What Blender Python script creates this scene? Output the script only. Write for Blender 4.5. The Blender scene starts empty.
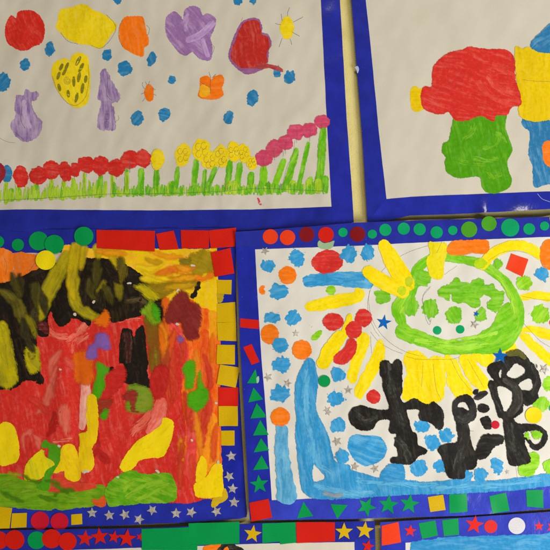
import bpy, math, random
import numpy as np
from mathutils import Vector, noise
from mathutils.geometry import delaunay_2d_cdt

# ------------------------------------------------------------------ camera, light, exposure
S = 0.0012                       # metres on the wall per drawing unit (a sheet is about 0.3 m tall)
ZC = 1.5                         # height of the middle of the display on the wall
D = bpy.data
scene = bpy.context.scene
col = scene.collection

cam = D.cameras.new("camera"); cam_o = D.objects.new("camera", cam); col.objects.link(cam_o)
cam_o.location = (0, -1.10, ZC); cam_o.rotation_euler = (math.radians(90), 0, 0)
cam.sensor_width = 36; cam.lens = 36 * 1.097 / (550 * S)
cam.clip_start = 0.01; cam.clip_end = 100
scene.camera = cam_o

w = D.worlds.new("World"); scene.world = w; w.use_nodes = True
bg = w.node_tree.nodes["Background"]
bg.inputs[0].default_value = (1.0, 0.96, 0.90, 1); bg.inputs[1].default_value = 0.12

def area(name, loc, target, sx, sy, power, color):
    l = D.lights.new(name, 'AREA'); l.shape = 'RECTANGLE'; l.size = sx; l.size_y = sy
    l.energy = power; l.color = color
    o = D.objects.new(name, l); col.objects.link(o); o.location = loc
    d = Vector(target) - Vector(loc); o.rotation_euler = d.to_track_quat('-Z', 'Y').to_euler()
    return o
area("ceiling_lamp", (0.25, -2.2, 3.6), (0.1, 0, 1.3), 1.3, 0.30, 44, (1.0, 0.92, 0.78))
area("side_fill", (1.15, -0.95, 0.85), (0.25, 0, 1.25), 0.7, 0.9, 28, (0.95, 0.98, 1.0))  # cool unseen fill, added to brighten the display towards the lower right
scene.view_settings.view_transform = 'Standard'; scene.view_settings.look = 'None'
scene.view_settings.exposure = 0.0; scene.view_settings.gamma = 1
scene.render.engine = 'CYCLES'
scene.render.resolution_x = 1024; scene.render.resolution_y = 1024

# ------------------------------------------------------------------ materials
def lin(c):
    return tuple(((v/255)/12.92 if v/255 <= .04045 else ((v/255+.055)/1.055)**2.4) for v in c) + (1,)
_m = {}
SOFT = [0.0]
ALB = 1.12
def nt(name):
    m = D.materials.new(name); m.use_nodes = True
    t = m.node_tree; b = t.nodes['Principled BSDF']
    return m, t, b
def node(t, kind, **kw):
    n = t.nodes.new(kind)
    for k, v in kw.items():
        if k[0] == 'i' and k[1:].isdigit(): n.inputs[int(k[1:])].default_value = v
        else: setattr(n, k, v)
    return n
def noise_tex(t, vec, scale, detail=3, rough=.5, mapscale=None):
    if mapscale:
        mp = node(t, 'ShaderNodeMapping'); mp.inputs['Scale'].default_value = mapscale
        t.links.new(vec, mp.inputs[0]); vec = mp.outputs[0]
    n = node(t, 'ShaderNodeTexNoise'); n.inputs['Scale'].default_value = scale
    n.inputs['Detail'].default_value = detail; n.inputs['Roughness'].default_value = rough
    t.links.new(vec, n.inputs['Vector']); return n.outputs['Fac']
def ramp(t, fac, a, b):
    r = node(t, 'ShaderNodeMapRange'); r.inputs['From Min'].default_value = a; r.inputs['From Max'].default_value = b
    t.links.new(fac, r.inputs['Value']); return r.outputs['Result']
def math_(t, op, a, b=None):
    n = node(t, 'ShaderNodeMath', operation=op)
    for i, v in enumerate((a, b)):
        if v is None: continue
        if isinstance(v, (int, float)): n.inputs[i].default_value = v
        else: t.links.new(v, n.inputs[i])
    return n.outputs[0]
def mixc(t, fac, a, b, mode='MIX'):
    n = node(t, 'ShaderNodeMix', data_type='RGBA', blend_type=mode)
    for s, v in ((n.inputs['Factor'], fac), (n.inputs['A'], a), (n.inputs['B'], b)):
        if isinstance(v, (int, float, tuple)): s.default_value = v
        else: t.links.new(v, s)
    return n.outputs['Result']
def uvvec(t):
    uv = node(t, 'ShaderNodeUVMap'); uv.uv_map = 'stroke'
    oi = node(t, 'ShaderNodeObjectInfo')
    r = math_(t, 'MULTIPLY', oi.outputs['Random'], 300.0)
    c = node(t, 'ShaderNodeCombineXYZ'); t.links.new(r, c.inputs[0]); t.links.new(r, c.inputs[1])
    a = node(t, 'ShaderNodeVectorMath', operation='ADD'); t.links.new(uv.outputs[0], a.inputs[0]); t.links.new(c.outputs[0], a.inputs[1])
    return a.outputs[0]

def warped(t, v, amount, scale=.06):
    n = node(t, 'ShaderNodeTexNoise'); n.inputs['Scale'].default_value = scale; n.inputs['Detail'].default_value = 2
    t.links.new(v, n.inputs['Vector'])
    a = node(t, 'ShaderNodeVectorMath', operation='SUBTRACT'); t.links.new(n.outputs['Color'], a.inputs[0]); a.inputs[1].default_value = (.5, .5, .5)
    b = node(t, 'ShaderNodeVectorMath', operation='MULTIPLY'); t.links.new(a.outputs[0], b.inputs[0]); b.inputs[1].default_value = (amount, amount, 0)
    c = node(t, 'ShaderNodeVectorMath', operation='ADD'); t.links.new(v, c.inputs[0]); t.links.new(b.outputs[0], c.inputs[1])
    return c.outputs[0]
def scaled(c, k, add=0.0, mx=.9):
    return tuple(min(mx, x*k+add) for x in c[:3])+(1,)
def paint(c1, c2=None, amt=0.35, dry=0.0, rough=0.5, lo=.50, wide=.20, bump=.12, soft=0.9, thin=.38):
    """poster paint: colour c1 dragged into c2 along the stroke; dry = share of dry-brush gaps;
    soft = width of the bristly edge; thin = how far the paper shows through thin passes"""
    soft = max(soft, SOFT[0]); key = ('p', c1, c2, amt, dry, rough, lo, wide, bump, soft, thin, SOFT[0] > 0, SOFT[0] > 1)
    if key in _m: return _m[key]
    m, t, b = nt('poster_paint')
    v0 = uvvec(t); v = warped(t, v0, 11, .028)
    if c2 is None: c2 = tuple(min(255, int(x*1.1+8)) for x in c1)
    st = noise_tex(t, v, 1.0, 4, .6, (.04, .28, 1))        # long brush streaks
    fine = noise_tex(t, v, 1.0, 3, .6, (.10, .62, 1))
    blot = noise_tex(t, v0, .07, 3, .6)
    mot = noise_tex(t, v, .28, 4, .65)
    s = math_(t, 'ADD', math_(t, 'MULTIPLY', st, .45), math_(t, 'ADD', math_(t, 'MULTIPLY', fine, .15), math_(t, 'MULTIPLY', blot, .4)))
    L1 = scaled(lin(c1), ALB); L2 = scaled(lin(c2), ALB)
    c = mixc(t, math_(t, 'MULTIPLY', ramp(t, s, lo-.01, lo-.01+wide), min(1, amt*1.15)), L1, L2)
    dk = mixc(t, 1.0, c, (.64, .66, .70, 1), 'MULTIPLY')
    c = mixc(t, math_(t, 'MULTIPLY', ramp(t, math_(t, 'ADD', math_(t, 'MULTIPLY', st, .35), math_(t, 'ADD', math_(t, 'MULTIPLY', fine, .25), math_(t, 'MULTIPLY', mot, .4))), .49, .36), .5), c, dk)
    c = mixc(t, math_(t, 'MULTIPLY', ramp(t, mot, .50, .74), .35), c, scaled(lin(c1), ALB*1.30, .012))
    thn = math_(t, 'MULTIPLY', ramp(t, math_(t, 'ADD', math_(t, 'MULTIPLY', st, .6), math_(t, 'MULTIPLY', mot, .4)), .50, .68), thin*.55)
    pap = (.60, .56, .48)
    c = mixc(t, thn, c, tuple(L1[q_]*.45+pap[q_]*.55*(.25 if SOFT[0] > 0 else 1) for q_ in range(3))+(1,))
    at = node(t, 'ShaderNodeAttribute'); at.attribute_name = 'edge'
    rim = math_(t, 'MULTIPLY', ramp(t, at.outputs['Fac'], 3.2, 1.0), ramp(t, blot, .42, .60))
    c = mixc(t, math_(t, 'MULTIPLY', rim, .12), c, mixc(t, 1.0, c, (.66, .68, .70, 1), 'MULTIPLY'))
    t.links.new(c, b.inputs['Base Color'])
    b.inputs['Roughness'].default_value = rough; b.inputs['Specular IOR Level'].default_value = .07
    bp = node(t, 'ShaderNodeBump'); bp.inputs['Strength'].default_value = bump*1.6; bp.inputs['Distance'].default_value = .0004
    t.links.new(s, bp.inputs['Height']); t.links.new(bp.outputs[0], b.inputs['Normal'])
    q = noise_tex(t, v, 1.0, 5, .72, (.20, .75, 1))
    if dry > 0:
        q2 = math_(t, 'ADD', math_(t, 'MULTIPLY', st, .35), math_(t, 'MULTIPLY', noise_tex(t, v, 1.0, 4, .65, (.08, .7, 1)), .65))
        q2 = math_(t, 'ADD', q2, math_(t, 'MULTIPLY', math_(t, 'SUBTRACT', ramp(t, at.outputs['Fac'], 0, 3.0), 1.0), .12))
        th = .5 - .26*(1-dry)
        a = ramp(t, q2, th-.012, th+.012) if SOFT[0] <= 1 else math_(t, 'MULTIPLY', math_(t, 'MULTIPLY', ramp(t, q2, th-.08, th+.10), ramp(t, at.outputs['Fac'], -.2, 2.6)), .9)
    else:
        a = math_(t, 'ADD', math_(t, 'DIVIDE', at.outputs['Fac'], soft), math_(t, 'MULTIPLY', math_(t, 'SUBTRACT', q, .52), 3.6))
        if SOFT[0] > 1:                              # wet edge: feathered into what lies below
            a = math_(t, 'ADD', math_(t, 'DIVIDE', at.outputs['Fac'], 4.2), math_(t, 'MULTIPLY', math_(t, 'SUBTRACT', q, .50), 2.4))
            a = math_(t, 'MULTIPLY', ramp(t, a, -.02, .62), .92)
        else: a = ramp(t, a, .22, .30)
    t.links.new(a, b.inputs['Alpha'])
    _m[key] = m; return m

def card(c, rough=.4, name='coloured_paper', spec=.15, fiber=.06, bump=.1):
    key = ('c', c, rough, name)
    if key in _m: return _m[key]
    m, t, b = nt(name)
    v = uvvec(t)
    n1 = noise_tex(t, v, .9, 3, .6); n2 = noise_tex(t, v, .05, 2, .5)
    base = tuple(min(.9, x*ALB) for x in lin(c)[:3])+(1,)
    k = 1-fiber*3
    cc = mixc(t, ramp(t, n1, .3, .7), mixc(t, 1.0, base, (k, k, k, 1), 'MULTIPLY'), base)
    cc = mixc(t, math_(t, 'MULTIPLY', ramp(t, n2, .35, .65), .35), cc, mixc(t, 1.0, cc, (.86, .86, .86, 1), 'MULTIPLY'))
    t.links.new(cc, b.inputs['Base Color'])
    b.inputs['Roughness'].default_value = rough; b.inputs['Specular IOR Level'].default_value = spec
    bp = node(t, 'ShaderNodeBump'); bp.inputs['Strength'].default_value = bump; bp.inputs['Distance'].default_value = .0003
    t.links.new(n1, bp.inputs['Height']); t.links.new(bp.outputs[0], b.inputs['Normal'])
    _m[key] = m; return m

def glossy_blue(c, wrinkle=.13):
    key = ('b', c, wrinkle)
    if key in _m: return _m[key]
    m, t, b = nt('glossy_blue_paper')
    v = uvvec(t)
    base = tuple(min(.9, x*ALB) for x in lin(c)[:3])+(1,)
    n1 = noise_tex(t, v, .6, 4, .65); n2 = noise_tex(t, v, .05, 3, .55)
    cc = mixc(t, ramp(t, n1, .3, .7), mixc(t, 1.0, base, (.85, .85, .88, 1), 'MULTIPLY'), base)
    cc = mixc(t, ramp(t, n2, .3, .7), mixc(t, 1.0, cc, (.72, .72, .74, 1), 'MULTIPLY'), cc)
    sc = noise_tex(t, v, 1.0, 2, .5, (.5, .5, 1))
    cc = mixc(t, math_(t, 'MULTIPLY', ramp(t, sc, .76, .80), .5), cc, (.5, .5, .6, 1))
    t.links.new(cc, b.inputs['Base Color'])
    b.inputs['Roughness'].default_value = .2; b.inputs['Specular IOR Level'].default_value = .4
    hi = noise_tex(t, v, .11, 3, .6, (1, .6, 1))
    ht = math_(t, 'ADD', math_(t, 'MULTIPLY', hi, 3.0), math_(t, 'MULTIPLY', n1, .08))
    bp = node(t, 'ShaderNodeBump'); bp.inputs['Strength'].default_value = wrinkle; bp.inputs['Distance'].default_value = .0012
    t.links.new(ht, bp.inputs['Height']); t.links.new(bp.outputs[0], b.inputs['Normal'])
    _m[key] = m; return m

def paper_mat(c):
    key = ('paper', c)
    if key in _m: return _m[key]
    m, t, b = nt('drawing_paper')
    v = uvvec(t)
    base = tuple(min(.9, x*ALB) for x in lin(c)[:3])+(1,)
    n1 = noise_tex(t, v, 1.3, 4, .7); n2 = noise_tex(t, v, .03, 4, .6)
    cc = mixc(t, ramp(t, n1, .3, .7), mixc(t, 1.0, base, (.88, .87, .86, 1), 'MULTIPLY'), base)
    cc = mixc(t, ramp(t, n2, .35, .65), mixc(t, 1.0, cc, (.965, .955, .935, 1), 'MULTIPLY'), cc)
    t.links.new(cc, b.inputs['Base Color'])
    b.inputs['Roughness'].default_value = .6; b.inputs['Specular IOR Level'].default_value = .15
    bp = node(t, 'ShaderNodeBump'); bp.inputs['Strength'].default_value = .15; bp.inputs['Distance'].default_value = .0004
    t.links.new(n1, bp.inputs['Height']); t.links.new(bp.outputs[0], b.inputs['Normal'])
    _m[key] = m; return m

def foil():
    if 'foil' in _m: return _m['foil']
    m, t, b = nt('silver_foil')
    v = uvvec(t)
    n1 = noise_tex(t, v, .35, 3, .6)
    cc = mixc(t, ramp(t, n1, .35, .65), lin((165, 152, 138)), lin((215, 205, 190)))
    t.links.new(cc, b.inputs['Base Color'])
    b.inputs['Metallic'].default_value = .3; b.inputs['Roughness'].default_value = .28
    bp = node(t, 'ShaderNodeBump'); bp.inputs['Strength'].default_value = .35; bp.inputs['Distance'].default_value = .0012
    t.links.new(n1, bp.inputs['Height']); t.links.new(bp.outputs[0], b.inputs['Normal'])
    _m['foil'] = m; return m

def clear():
    if 'clear' in _m: return _m['clear']
    m, t, b = nt('clear_tape')
    b.inputs['Base Color'].default_value = (.9, .9, .88, 1); b.inputs['Roughness'].default_value = .12
    b.inputs['Alpha'].default_value = .08
    v = uvvec(t); bp = node(t, 'ShaderNodeBump'); bp.inputs['Strength'].default_value = .8; bp.inputs['Distance'].default_value = .002
    t.links.new(noise_tex(t, v, .2, 3, .6), bp.inputs['Height']); t.links.new(bp.outputs[0], b.inputs['Normal'])
    _m['clear'] = m; return m

def pencil():
    if 'pencil' in _m: return _m['pencil']
    m, t, b = nt('pencil_graphite')
    b.inputs['Base Color'].default_value = (.10, .09, .08, 1); b.inputs['Roughness'].default_value = .5
    v = uvvec(t); t.links.new(math_(t, 'MULTIPLY', ramp(t, noise_tex(t, v, .8, 2, .5), .22, .68), .75), b.inputs['Alpha'])
    _m['pencil'] = m; return m

# ------------------------------------------------------------------ geometry helpers (drawing units, y down)
WIN = dict(A=(0,0),B=(120,0),C=(220,0),D=(340,0),E=(410,0),F=(0,110),G=(120,110),H=(220,110),I=(340,110),J=(410,110),
  K=(0,220),L=(120,220),M=(220,220),N=(320,220),O=(410,220),P=(0,320),Q=(120,320),R=(220,320),S=(320,320),T=(410,320),
  U=(0,410),V=(120,410),X=(240,410),Z=(320,410),Y=(410,410),
  a=(0,230),b=(80,230),c=(150,230),d=(460,190),e=(460,330),f=(0,150),g=(310,180),h=(0,310),i=(80,310),j=(150,310),
  k=(0,400),l=(80,400),m=(150,400),n=(0,480),o=(190,480))
def ws(win): return (140/550) if win.isupper() else ((70/550) if win in 'no' else 90/550)
def W(win, *pts):
    """points measured on a patch of the wall -> wall drawing units; flat list x,y,x,y"""
    ox, oy = WIN[win]; k = ws(win)
    return [(ox+pts[q]*k, oy+pts[q+1]*k) for q in range(0, len(pts), 2)]

def catmull(P, closed=True, step=1.2):
    P = [np.array(p, float) for p in P]; n = len(P); out = []
    rng = range(n) if closed else range(n-1)
    for i in rng:
        g = (lambda k: P[k % n]) if closed else (lambda k: P[min(max(k, 0), n-1)])
        p0, p1, p2, p3 = g(i-1), g(i), g(i+1), g(i+2)
        k = max(1, int(np.linalg.norm(p2-p1)/step))
        for s in range(k):
            u = s/k
            out.append(.5*((2*p1)+(-p0+p2)*u+(2*p0-5*p1+4*p2-p3)*u*u+(-p0+3*p1-3*p2+p3)*u**3))
    if not closed: out.append(P[-1])
    return np.array(out)
def resample(P, step=2.0):
    out = []; n = len(P)
    for i in range(n):
        a = np.array(P[i], float); b = np.array(P[(i+1) % n], float)
        k = max(1, int(np.linalg.norm(b-a)/step))
        for s in range(k): out.append(a+(b-a)*s/k)
    return np.array(out)
_seed = [0]
def ragged(P, amp, freq=.5):
    if amp <= 0: return P
    _seed[0] += 1; sd = _seed[0]*7.31
    nx = np.roll(P, -1, 0)-np.roll(P, 1, 0); L = np.linalg.norm(nx, axis=1)+1e-6
    nm = np.stack([nx[:, 1]/L, -nx[:, 0]/L], 1)
    out = P.copy()
    for i, p in enumerate(P):
        v = noise.noise((p[0]*freq*.35, p[1]*freq*.35, sd))*1.6+noise.noise((p[0]*freq*1.6, p[1]*freq*1.6, sd+9))*.9
        out[i] = p+nm[i]*amp*v
    return out
def winding(pts, P):
    w_ = np.zeros(len(pts)); x, y = pts[:, 0], pts[:, 1]
    for i in range(len(P)):
        x1, y1 = P[i]; x2, y2 = P[(i+1) % len(P)]
        il = (x2-x1)*(y-y1)-(x-x1)*(y2-y1)
        w_ += ((y1 <= y) & (y2 > y) & (il > 0)).astype(float) - ((y1 > y) & (y2 <= y) & (il < 0)).astype(float)
    return w_
def star_pts(cx, cy, r, rot=0, n=5, inner=.42):
    return [(cx+(r if k % 2 == 0 else r*inner)*math.sin(rot+math.pi*k/n), cy-(r if k % 2 == 0 else r*inner)*math.cos(rot+math.pi*k/n)) for k in range(2*n)]
def circ_pts(cx, cy, rx, ry=None, n=28, rot=0):
    ry = ry or rx
    o = []
    for k in range(n):
        a = 2*math.pi*k/n; u, v = rx*math.cos(a), ry*math.sin(a)
        o.append((cx+u*math.cos(rot)-v*math.sin(rot), cy+u*math.sin(rot)+v*math.cos(rot)))
    return o
def ribbon(path, width):
    """outline of a brush stroke along path with a width (number or list); returns outline, smooth centre line"""
    C_ = catmull(path, False, 1.5); n = len(C_)
    wd = np.full(n, width, float) if isinstance(width, (int, float)) else np.interp(np.linspace(0, 1, n), np.linspace(0, 1, len(width)), width)
    d = np.gradient(C_, axis=0); L = np.linalg.norm(d, axis=1)+1e-6; d = d/L[:, None]
    nm = np.stack([-d[:, 1], d[:, 0]], 1)
    lft = C_+nm*wd[:, None]/2; rgt = C_-nm*wd[:, None]/2
    def cap(c, dd, r):
        a0 = math.atan2(dd[1], dd[0])
        return [c+r*np.array((math.cos(a0+t_), math.sin(a0+t_))) for t_ in np.linspace(math.pi/2, -math.pi/2, max(4, int(r*2)))[1:-1]]
    out = list(lft)+cap(C_[-1], d[-1], wd[-1]/2)+list(rgt[::-1])+cap(C_[0], -d[0], wd[0]/2)
    return np.array(out), C_

class Sheet:
    """one picture: an Empty at the middle of the sheet and its parts, all following one buckled surface"""
    def __init__(self, name, label, cx, cy, base, amp, seed, fx=.03, fy=.018, group='children\'s paintings pinned to the wall'):
        self.e = D.objects.new(name, None); col.objects.link(self.e)
        self.e.empty_display_size = .05
        self.e['label'] = label; self.e['category'] = 'painting'; self.e['group'] = group
        self.cx, self.cy = cx, cy
        self.e.location = ((cx-275)*S, -base, ZC+(275-cy)*S)
        self.base, self.amp, self.seed, self.fx, self.fy = base, amp, seed, fx, fy
        self.bumps = []
        self.lev = np.zeros((400, 400), int)       # paint layers so far, one cell = 2 units, origin (-100,-100)
    def h(self, x, y):
        bx_, by_ = x, y; x, y = x*.9+y*.42, y*.9-x*.42
        v = noise.noise((x*self.fx, y*self.fy, self.seed))+.42*noise.noise((x*self.fx*2.9, y*self.fy*1.9, self.seed+5))+.06*noise.noise((x*.21, y*.13, self.seed+9))
        v = self.amp*(v+1.0); x, y = bx_, by_
        for (bx, by, sx, sy, a) in self.bumps:
            q = ((x-bx)/sx)**2+((y-by)/sy)**2
            if q < 9: v += a*math.exp(-q)
        return v                                     # metres off the base
    def _emit(self, name, P, holes, mat, parent, z, drop, uvf, grid, label, path=None):
        ctr = [P]+[np.array(hh) for hh in holes]
        lo = P.min(0); hi = P.max(0)
        gx = np.arange(lo[0]+grid*.5, hi[0], grid); gy = np.arange(lo[1]+grid*.5, hi[1], grid)
        pts = []
        if len(gx) and len(gy):
            X, Y = np.meshgrid(gx, gy); X = X+(np.arange(X.shape[0])[:, None] % 2)*grid*.5
            g = np.stack([X.ravel(), Y.ravel()], 1)
            ins = winding(g, P) != 0
            for hh in ctr[1:]: ins &= winding(g, hh) == 0
            g = g[ins]
            if path is not None:
                pp = path[::2]; pp = pp[winding(pp, P) != 0]
                if len(pp):
                    g = g[np.min(np.linalg.norm(g[:, None]-pp[None], axis=2), axis=1) > grid*.5] if len(g) else g
                    g = np.concatenate([g, pp])
            bd = np.concatenate(ctr)
            if len(g):
                dm = np.min(np.linalg.norm(g[:, None, :]-bd[None, :, :], axis=2), axis=1)
                g = g[dm > grid*.35]
            pts = list(map(tuple, g))
        coords = []; edges = []
        for c_ in ctr:
            s0 = len(coords); coords += [tuple(p) for p in c_]
            edges += [(s0+k, s0+(k+1) % len(c_)) for k in range(len(c_))]
        coords += pts
        vs, es, fs, *_ = delaunay_2d_cdt([Vector(p) for p in coords], edges, [], 0, 1e-5)
        V = np.array([(v[0], v[1]) for v in vs]); Fc = np.array([list(f) for f in fs if len(f) == 3])
        cen = V[Fc].mean(1)
        ok = winding(cen, P) != 0
        for hh in ctr[1:]: ok &= winding(cen, np.array(hh)) == 0
        Fc = Fc[ok]
        used = np.unique(Fc); rm = -np.ones(len(V), int); rm[used] = np.arange(len(used))
        V = V[used]; Fc = rm[Fc]
        # face the room
        a = V[Fc[:, 0]]; b = V[Fc[:, 1]]; c = V[Fc[:, 2]]
        ar = (b[:, 0]-a[:, 0])*(c[:, 1]-a[:, 1])-(b[:, 1]-a[:, 1])*(c[:, 0]-a[:, 0])
        Fc[ar > 0] = Fc[ar > 0][:, ::-1]
        ec = {}
        for f in Fc:
            for q in range(3):
                u_, v_ = int(f[q]), int(f[(q+1) % 3]); ec.setdefault((min(u_, v_), max(u_, v_)), []).append((u_, v_))
        be = [v[0] for v in ec.values() if len(v) == 1]
        bv = np.array(sorted({q for e_ in be for q in e_}), int)
        ed = np.zeros(len(V))
        if len(bv):
            B = V[bv]
            for s0 in range(0, len(V), 4000):
                ed[s0:s0+4000] = np.min(np.linalg.norm(V[s0:s0+4000, None, :]-B[None], axis=2), axis=1)
        hz = np.array([self.h(x, y) for x, y in V])
        def loc(x, y, hgt): return ((x-self.cx)*S, -hgt, (self.cy-y)*S)
        verts = [loc(x, y, hz[k]+z) for k, (x, y) in enumerate(V)]
        faces = [tuple(int(q) for q in f) for f in Fc]
        bi = {}
        for q in (bv if drop > 0 else []):
            bi[int(q)] = len(verts); verts.append(loc(V[q][0], V[q][1], hz[q]+z)); verts.append(loc(V[q][0], V[q][1], hz[q]+z-drop))
        edv = list(ed)+[0.0]*(2*len(bi))
        if drop > 0:
            for (u_, v_) in be: faces.append((bi[v_], bi[u_], bi[u_]+1, bi[v_]+1))
        me = D.meshes.new(name); me.from_pydata(verts, [], faces); me.update()
        nF = len(Fc)
        for k_, p_ in enumerate(me.polygons): p_.use_smooth = k_ < nF
        at = me.attributes.new('edge', 'FLOAT', 'POINT'); at.data.foreach_set('value', np.array(edv, 'f'))
        allv = np.array(list(V)+[V[q] for q in bi for _ in (0, 1)])
        UV = uvf(allv)
        ul = me.uv_layers.new(name='stroke')
        li = np.empty(len(me.loops), int); me.loops.foreach_get('vertex_index', li)
        ul.data.foreach_set('uv', UV[li].astype('f').ravel())
        me.materials.append(mat)
        o = D.objects.new(name, me); col.objects.link(o); o.parent = parent or self.e
        if label: o['label'] = label
        return o
    def _level(self, P, add, holes=()):
        lo = np.floor((P.min(0)+100)/2).astype(int); hi = np.ceil((P.max(0)+100)/2).astype(int)+1
        lo = np.clip(lo, 0, 399); hi = np.clip(hi, 1, 400)
        X, Y = np.meshgrid(np.arange(lo[0], hi[0]), np.arange(lo[1], hi[1]))
        g = np.stack([X.ravel()*2-100+1, Y.ravel()*2-100+1], 1).astype(float)
        ins = winding(g, P) != 0
        ii = np.round((P+100)/2-.5).astype(int).clip(0, 399)
        gi = np.concatenate([np.stack([X.ravel(), Y.ravel()], 1)[ins], ii])
        lv = self.lev[gi[:, 1], gi[:, 0]].max()+add
        self.lev[gi[:, 1], gi[:, 0]] = lv
        return lv
    def shape(self, name, pts, mat, parent=None, smooth=True, rag=.35, freq=.5, ang=0, holes=(), label=None, grid=2.7, add=1, th=None, path=None):
        P = catmull(pts) if smooth else resample(pts)
        if add == 1:                                # paint spreads a little past the traced line
            sg = 1 if ((P[:, 0]*np.roll(P[:, 1], -1)-np.roll(P[:, 0], -1)*P[:, 1]).sum() > 0) else -1
            nx = np.roll(P, -1, 0)-np.roll(P, 1, 0); L_ = np.linalg.norm(nx, axis=1)+1e-6
            P = P+np.stack([nx[:, 1]/L_, -nx[:, 0]/L_], 1)*sg*SPREAD
        if rag: P = ragged(P, rag, freq)
        H_ = [ragged(catmull(h_), rag, freq) for h_ in holes]
        lv = self._level(P, add)
        z = (lv+(1.5 if name != 'paper' else 0))*LAYER; drop = (0 if add == 1 else min(z, .0003)) if th is None else th
        if path is not None:
            C_ = path; seg = np.concatenate([[0], np.cumsum(np.linalg.norm(np.diff(C_, axis=0), axis=1))])
            tn = np.gradient(C_, axis=0); tn /= np.linalg.norm(tn, axis=1)[:, None]+1e-9
            def uvf(v):
                d = np.linalg.norm(v[:, None]-C_[None], axis=2); k = d.argmin(1)
                r = v-C_[k]; return np.stack([seg[k]+(r*tn[k]).sum(1), tn[k][:, 0]*r[:, 1]-tn[k][:, 1]*r[:, 0]], 1)
        else:
            ca, sa = math.cos(math.radians(ang)), math.sin(math.radians(ang))
            def uvf(v): return np.stack([v[:, 0]*ca+v[:, 1]*sa, -v[:, 0]*sa+v[:, 1]*ca], 1)
        return self._emit(name, P, H_, mat, parent, z, drop, uvf, grid, label, path)
    def stroke(self, name, path, width, mat, parent=None, rag=.4, freq=.5, label=None, add=1):
        out, C_ = ribbon(path, width)
        return self.shape(name, out, mat, parent, smooth=False, rag=rag, freq=freq, path=C_, label=label, add=add)
    def dab(self, name, x, y, rx, ry, mat, parent=None, spike=.9, label=None, rot=0):
        n = 22; r = random.Random(int(x*13+y*7)); q = circ_pts(x, y, rx, ry, n, rot)
        q = [(x+(p[0]-x)*(1+r.uniform(-.10, .10)), y+(p[1]-y)*(1+r.uniform(-.10, .10))) for p in q]
        P = catmull(q, True, .7)
        return self.shape(name, P, mat, parent, smooth=False, rag=spike, freq=1.1, ang=r.uniform(0, 180), label=label, grid=2.6)
    def lines(self, name, paths, parent=None, width=.45, mat=None, label=None):
        """pencil lines: thin ribbons lying on the paper, one mesh"""
        V = []; Fc = []; U = []
        for path in paths:
            C_ = catmull(path, False, 1.2)
            C_ = C_+np.array([[noise.noise((p[0]*.3, p[1]*.3, 3.)), noise.noise((p[0]*.3, p[1]*.3, 8.))] for p in C_])*.35
            gi = np.round((C_+100)/2-.5).astype(int).clip(0, 399)
            z = (self.lev[gi[:, 1], gi[:, 0]].max()+3.5)*LAYER
            d = np.gradient(C_, axis=0); d /= np.linalg.norm(d, axis=1)[:, None]+1e-9
            s0 = len(V)
            for k, p in enumerate(C_):
                for s in (-1, 1):
                    q = p+np.array((-d[k][1], d[k][0]))*s*width/2
                    V.append(((q[0]-self.cx)*S, -(self.h(p[0], p[1])+z), (self.cy-q[1])*S)); U.append((k*1.2, s))
                if k: Fc.append((s0+2*k-2, s0+2*k, s0+2*k+1, s0+2*k-1))
        me = D.meshes.new(name); me.from_pydata(V, [], Fc); me.update()
        ul = me.uv_layers.new(name='stroke')
        for l_ in me.loops: ul.data[l_.index].uv = U[l_.vertex_index]
        me.materials.append(mat or pencil())
        o = D.objects.new(name, me); col.objects.link(o); o.parent = parent or self.e
        if label: o['label'] = label
        return o
    # stickers ------------------------------------------------
    def poly(self, name, pts, mat, parent, label=None, ang=0):
        return self.shape(name, pts, mat, parent, smooth=False, rag=.12, freq=.25, add=7, ang=ang, label=label, grid=4)
    def dot(self, x, y, r, mat, parent, label, name='round_sticker'):
        return self.shape(name, circ_pts(x, y, r, r*.985, 30), mat, parent, smooth=False, rag=.07, freq=.3, add=7, label=label, grid=3)
    def star(self, x, y, r, mat, parent, label, rot=0, inner=.42):
        return self.shape('star_sticker', star_pts(x, y, r, rot, 5, inner), mat, parent, smooth=False, rag=.08, freq=.4, add=7, label=label, grid=2.5)
LAYER = .000034; SPREAD = .6
# ------------------------------------------------------------------ colours
RED=(200,40,28); RED2=(214,74,54); YEL=(228,200,4); YEL2=(236,214,30); ORA=(240,112,12); ORA2=(250,150,40)
BLU=(40,128,178); BLU2=(95,170,205); GRN=(84,164,22); GRN2=(150,205,40); BLK=(38,34,30); BLK2=(78,70,58)
PUR=(142,102,152); PUR2=(188,158,190); DBLU=(34,112,158)
sRED=card((206,30,16)); sCRI=card((196,24,44)); sORA=card((232,62,24)); sDRD=card((128,20,24)); sYEL=card((206,166,6))
sGRN=card((4,144,70)); sTEAL=card((2,152,92)); sOLI=card((70,148,30)); sWHT=card((205,200,200)); sBLU=card((0,92,170)); sYEL2=card((236,206,10))
LIME=paint((120,184,20),(170,212,50),.8,lo=.46,thin=.6); MID=paint((98,170,22),(146,200,44),.8,lo=.46,thin=.6)

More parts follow.
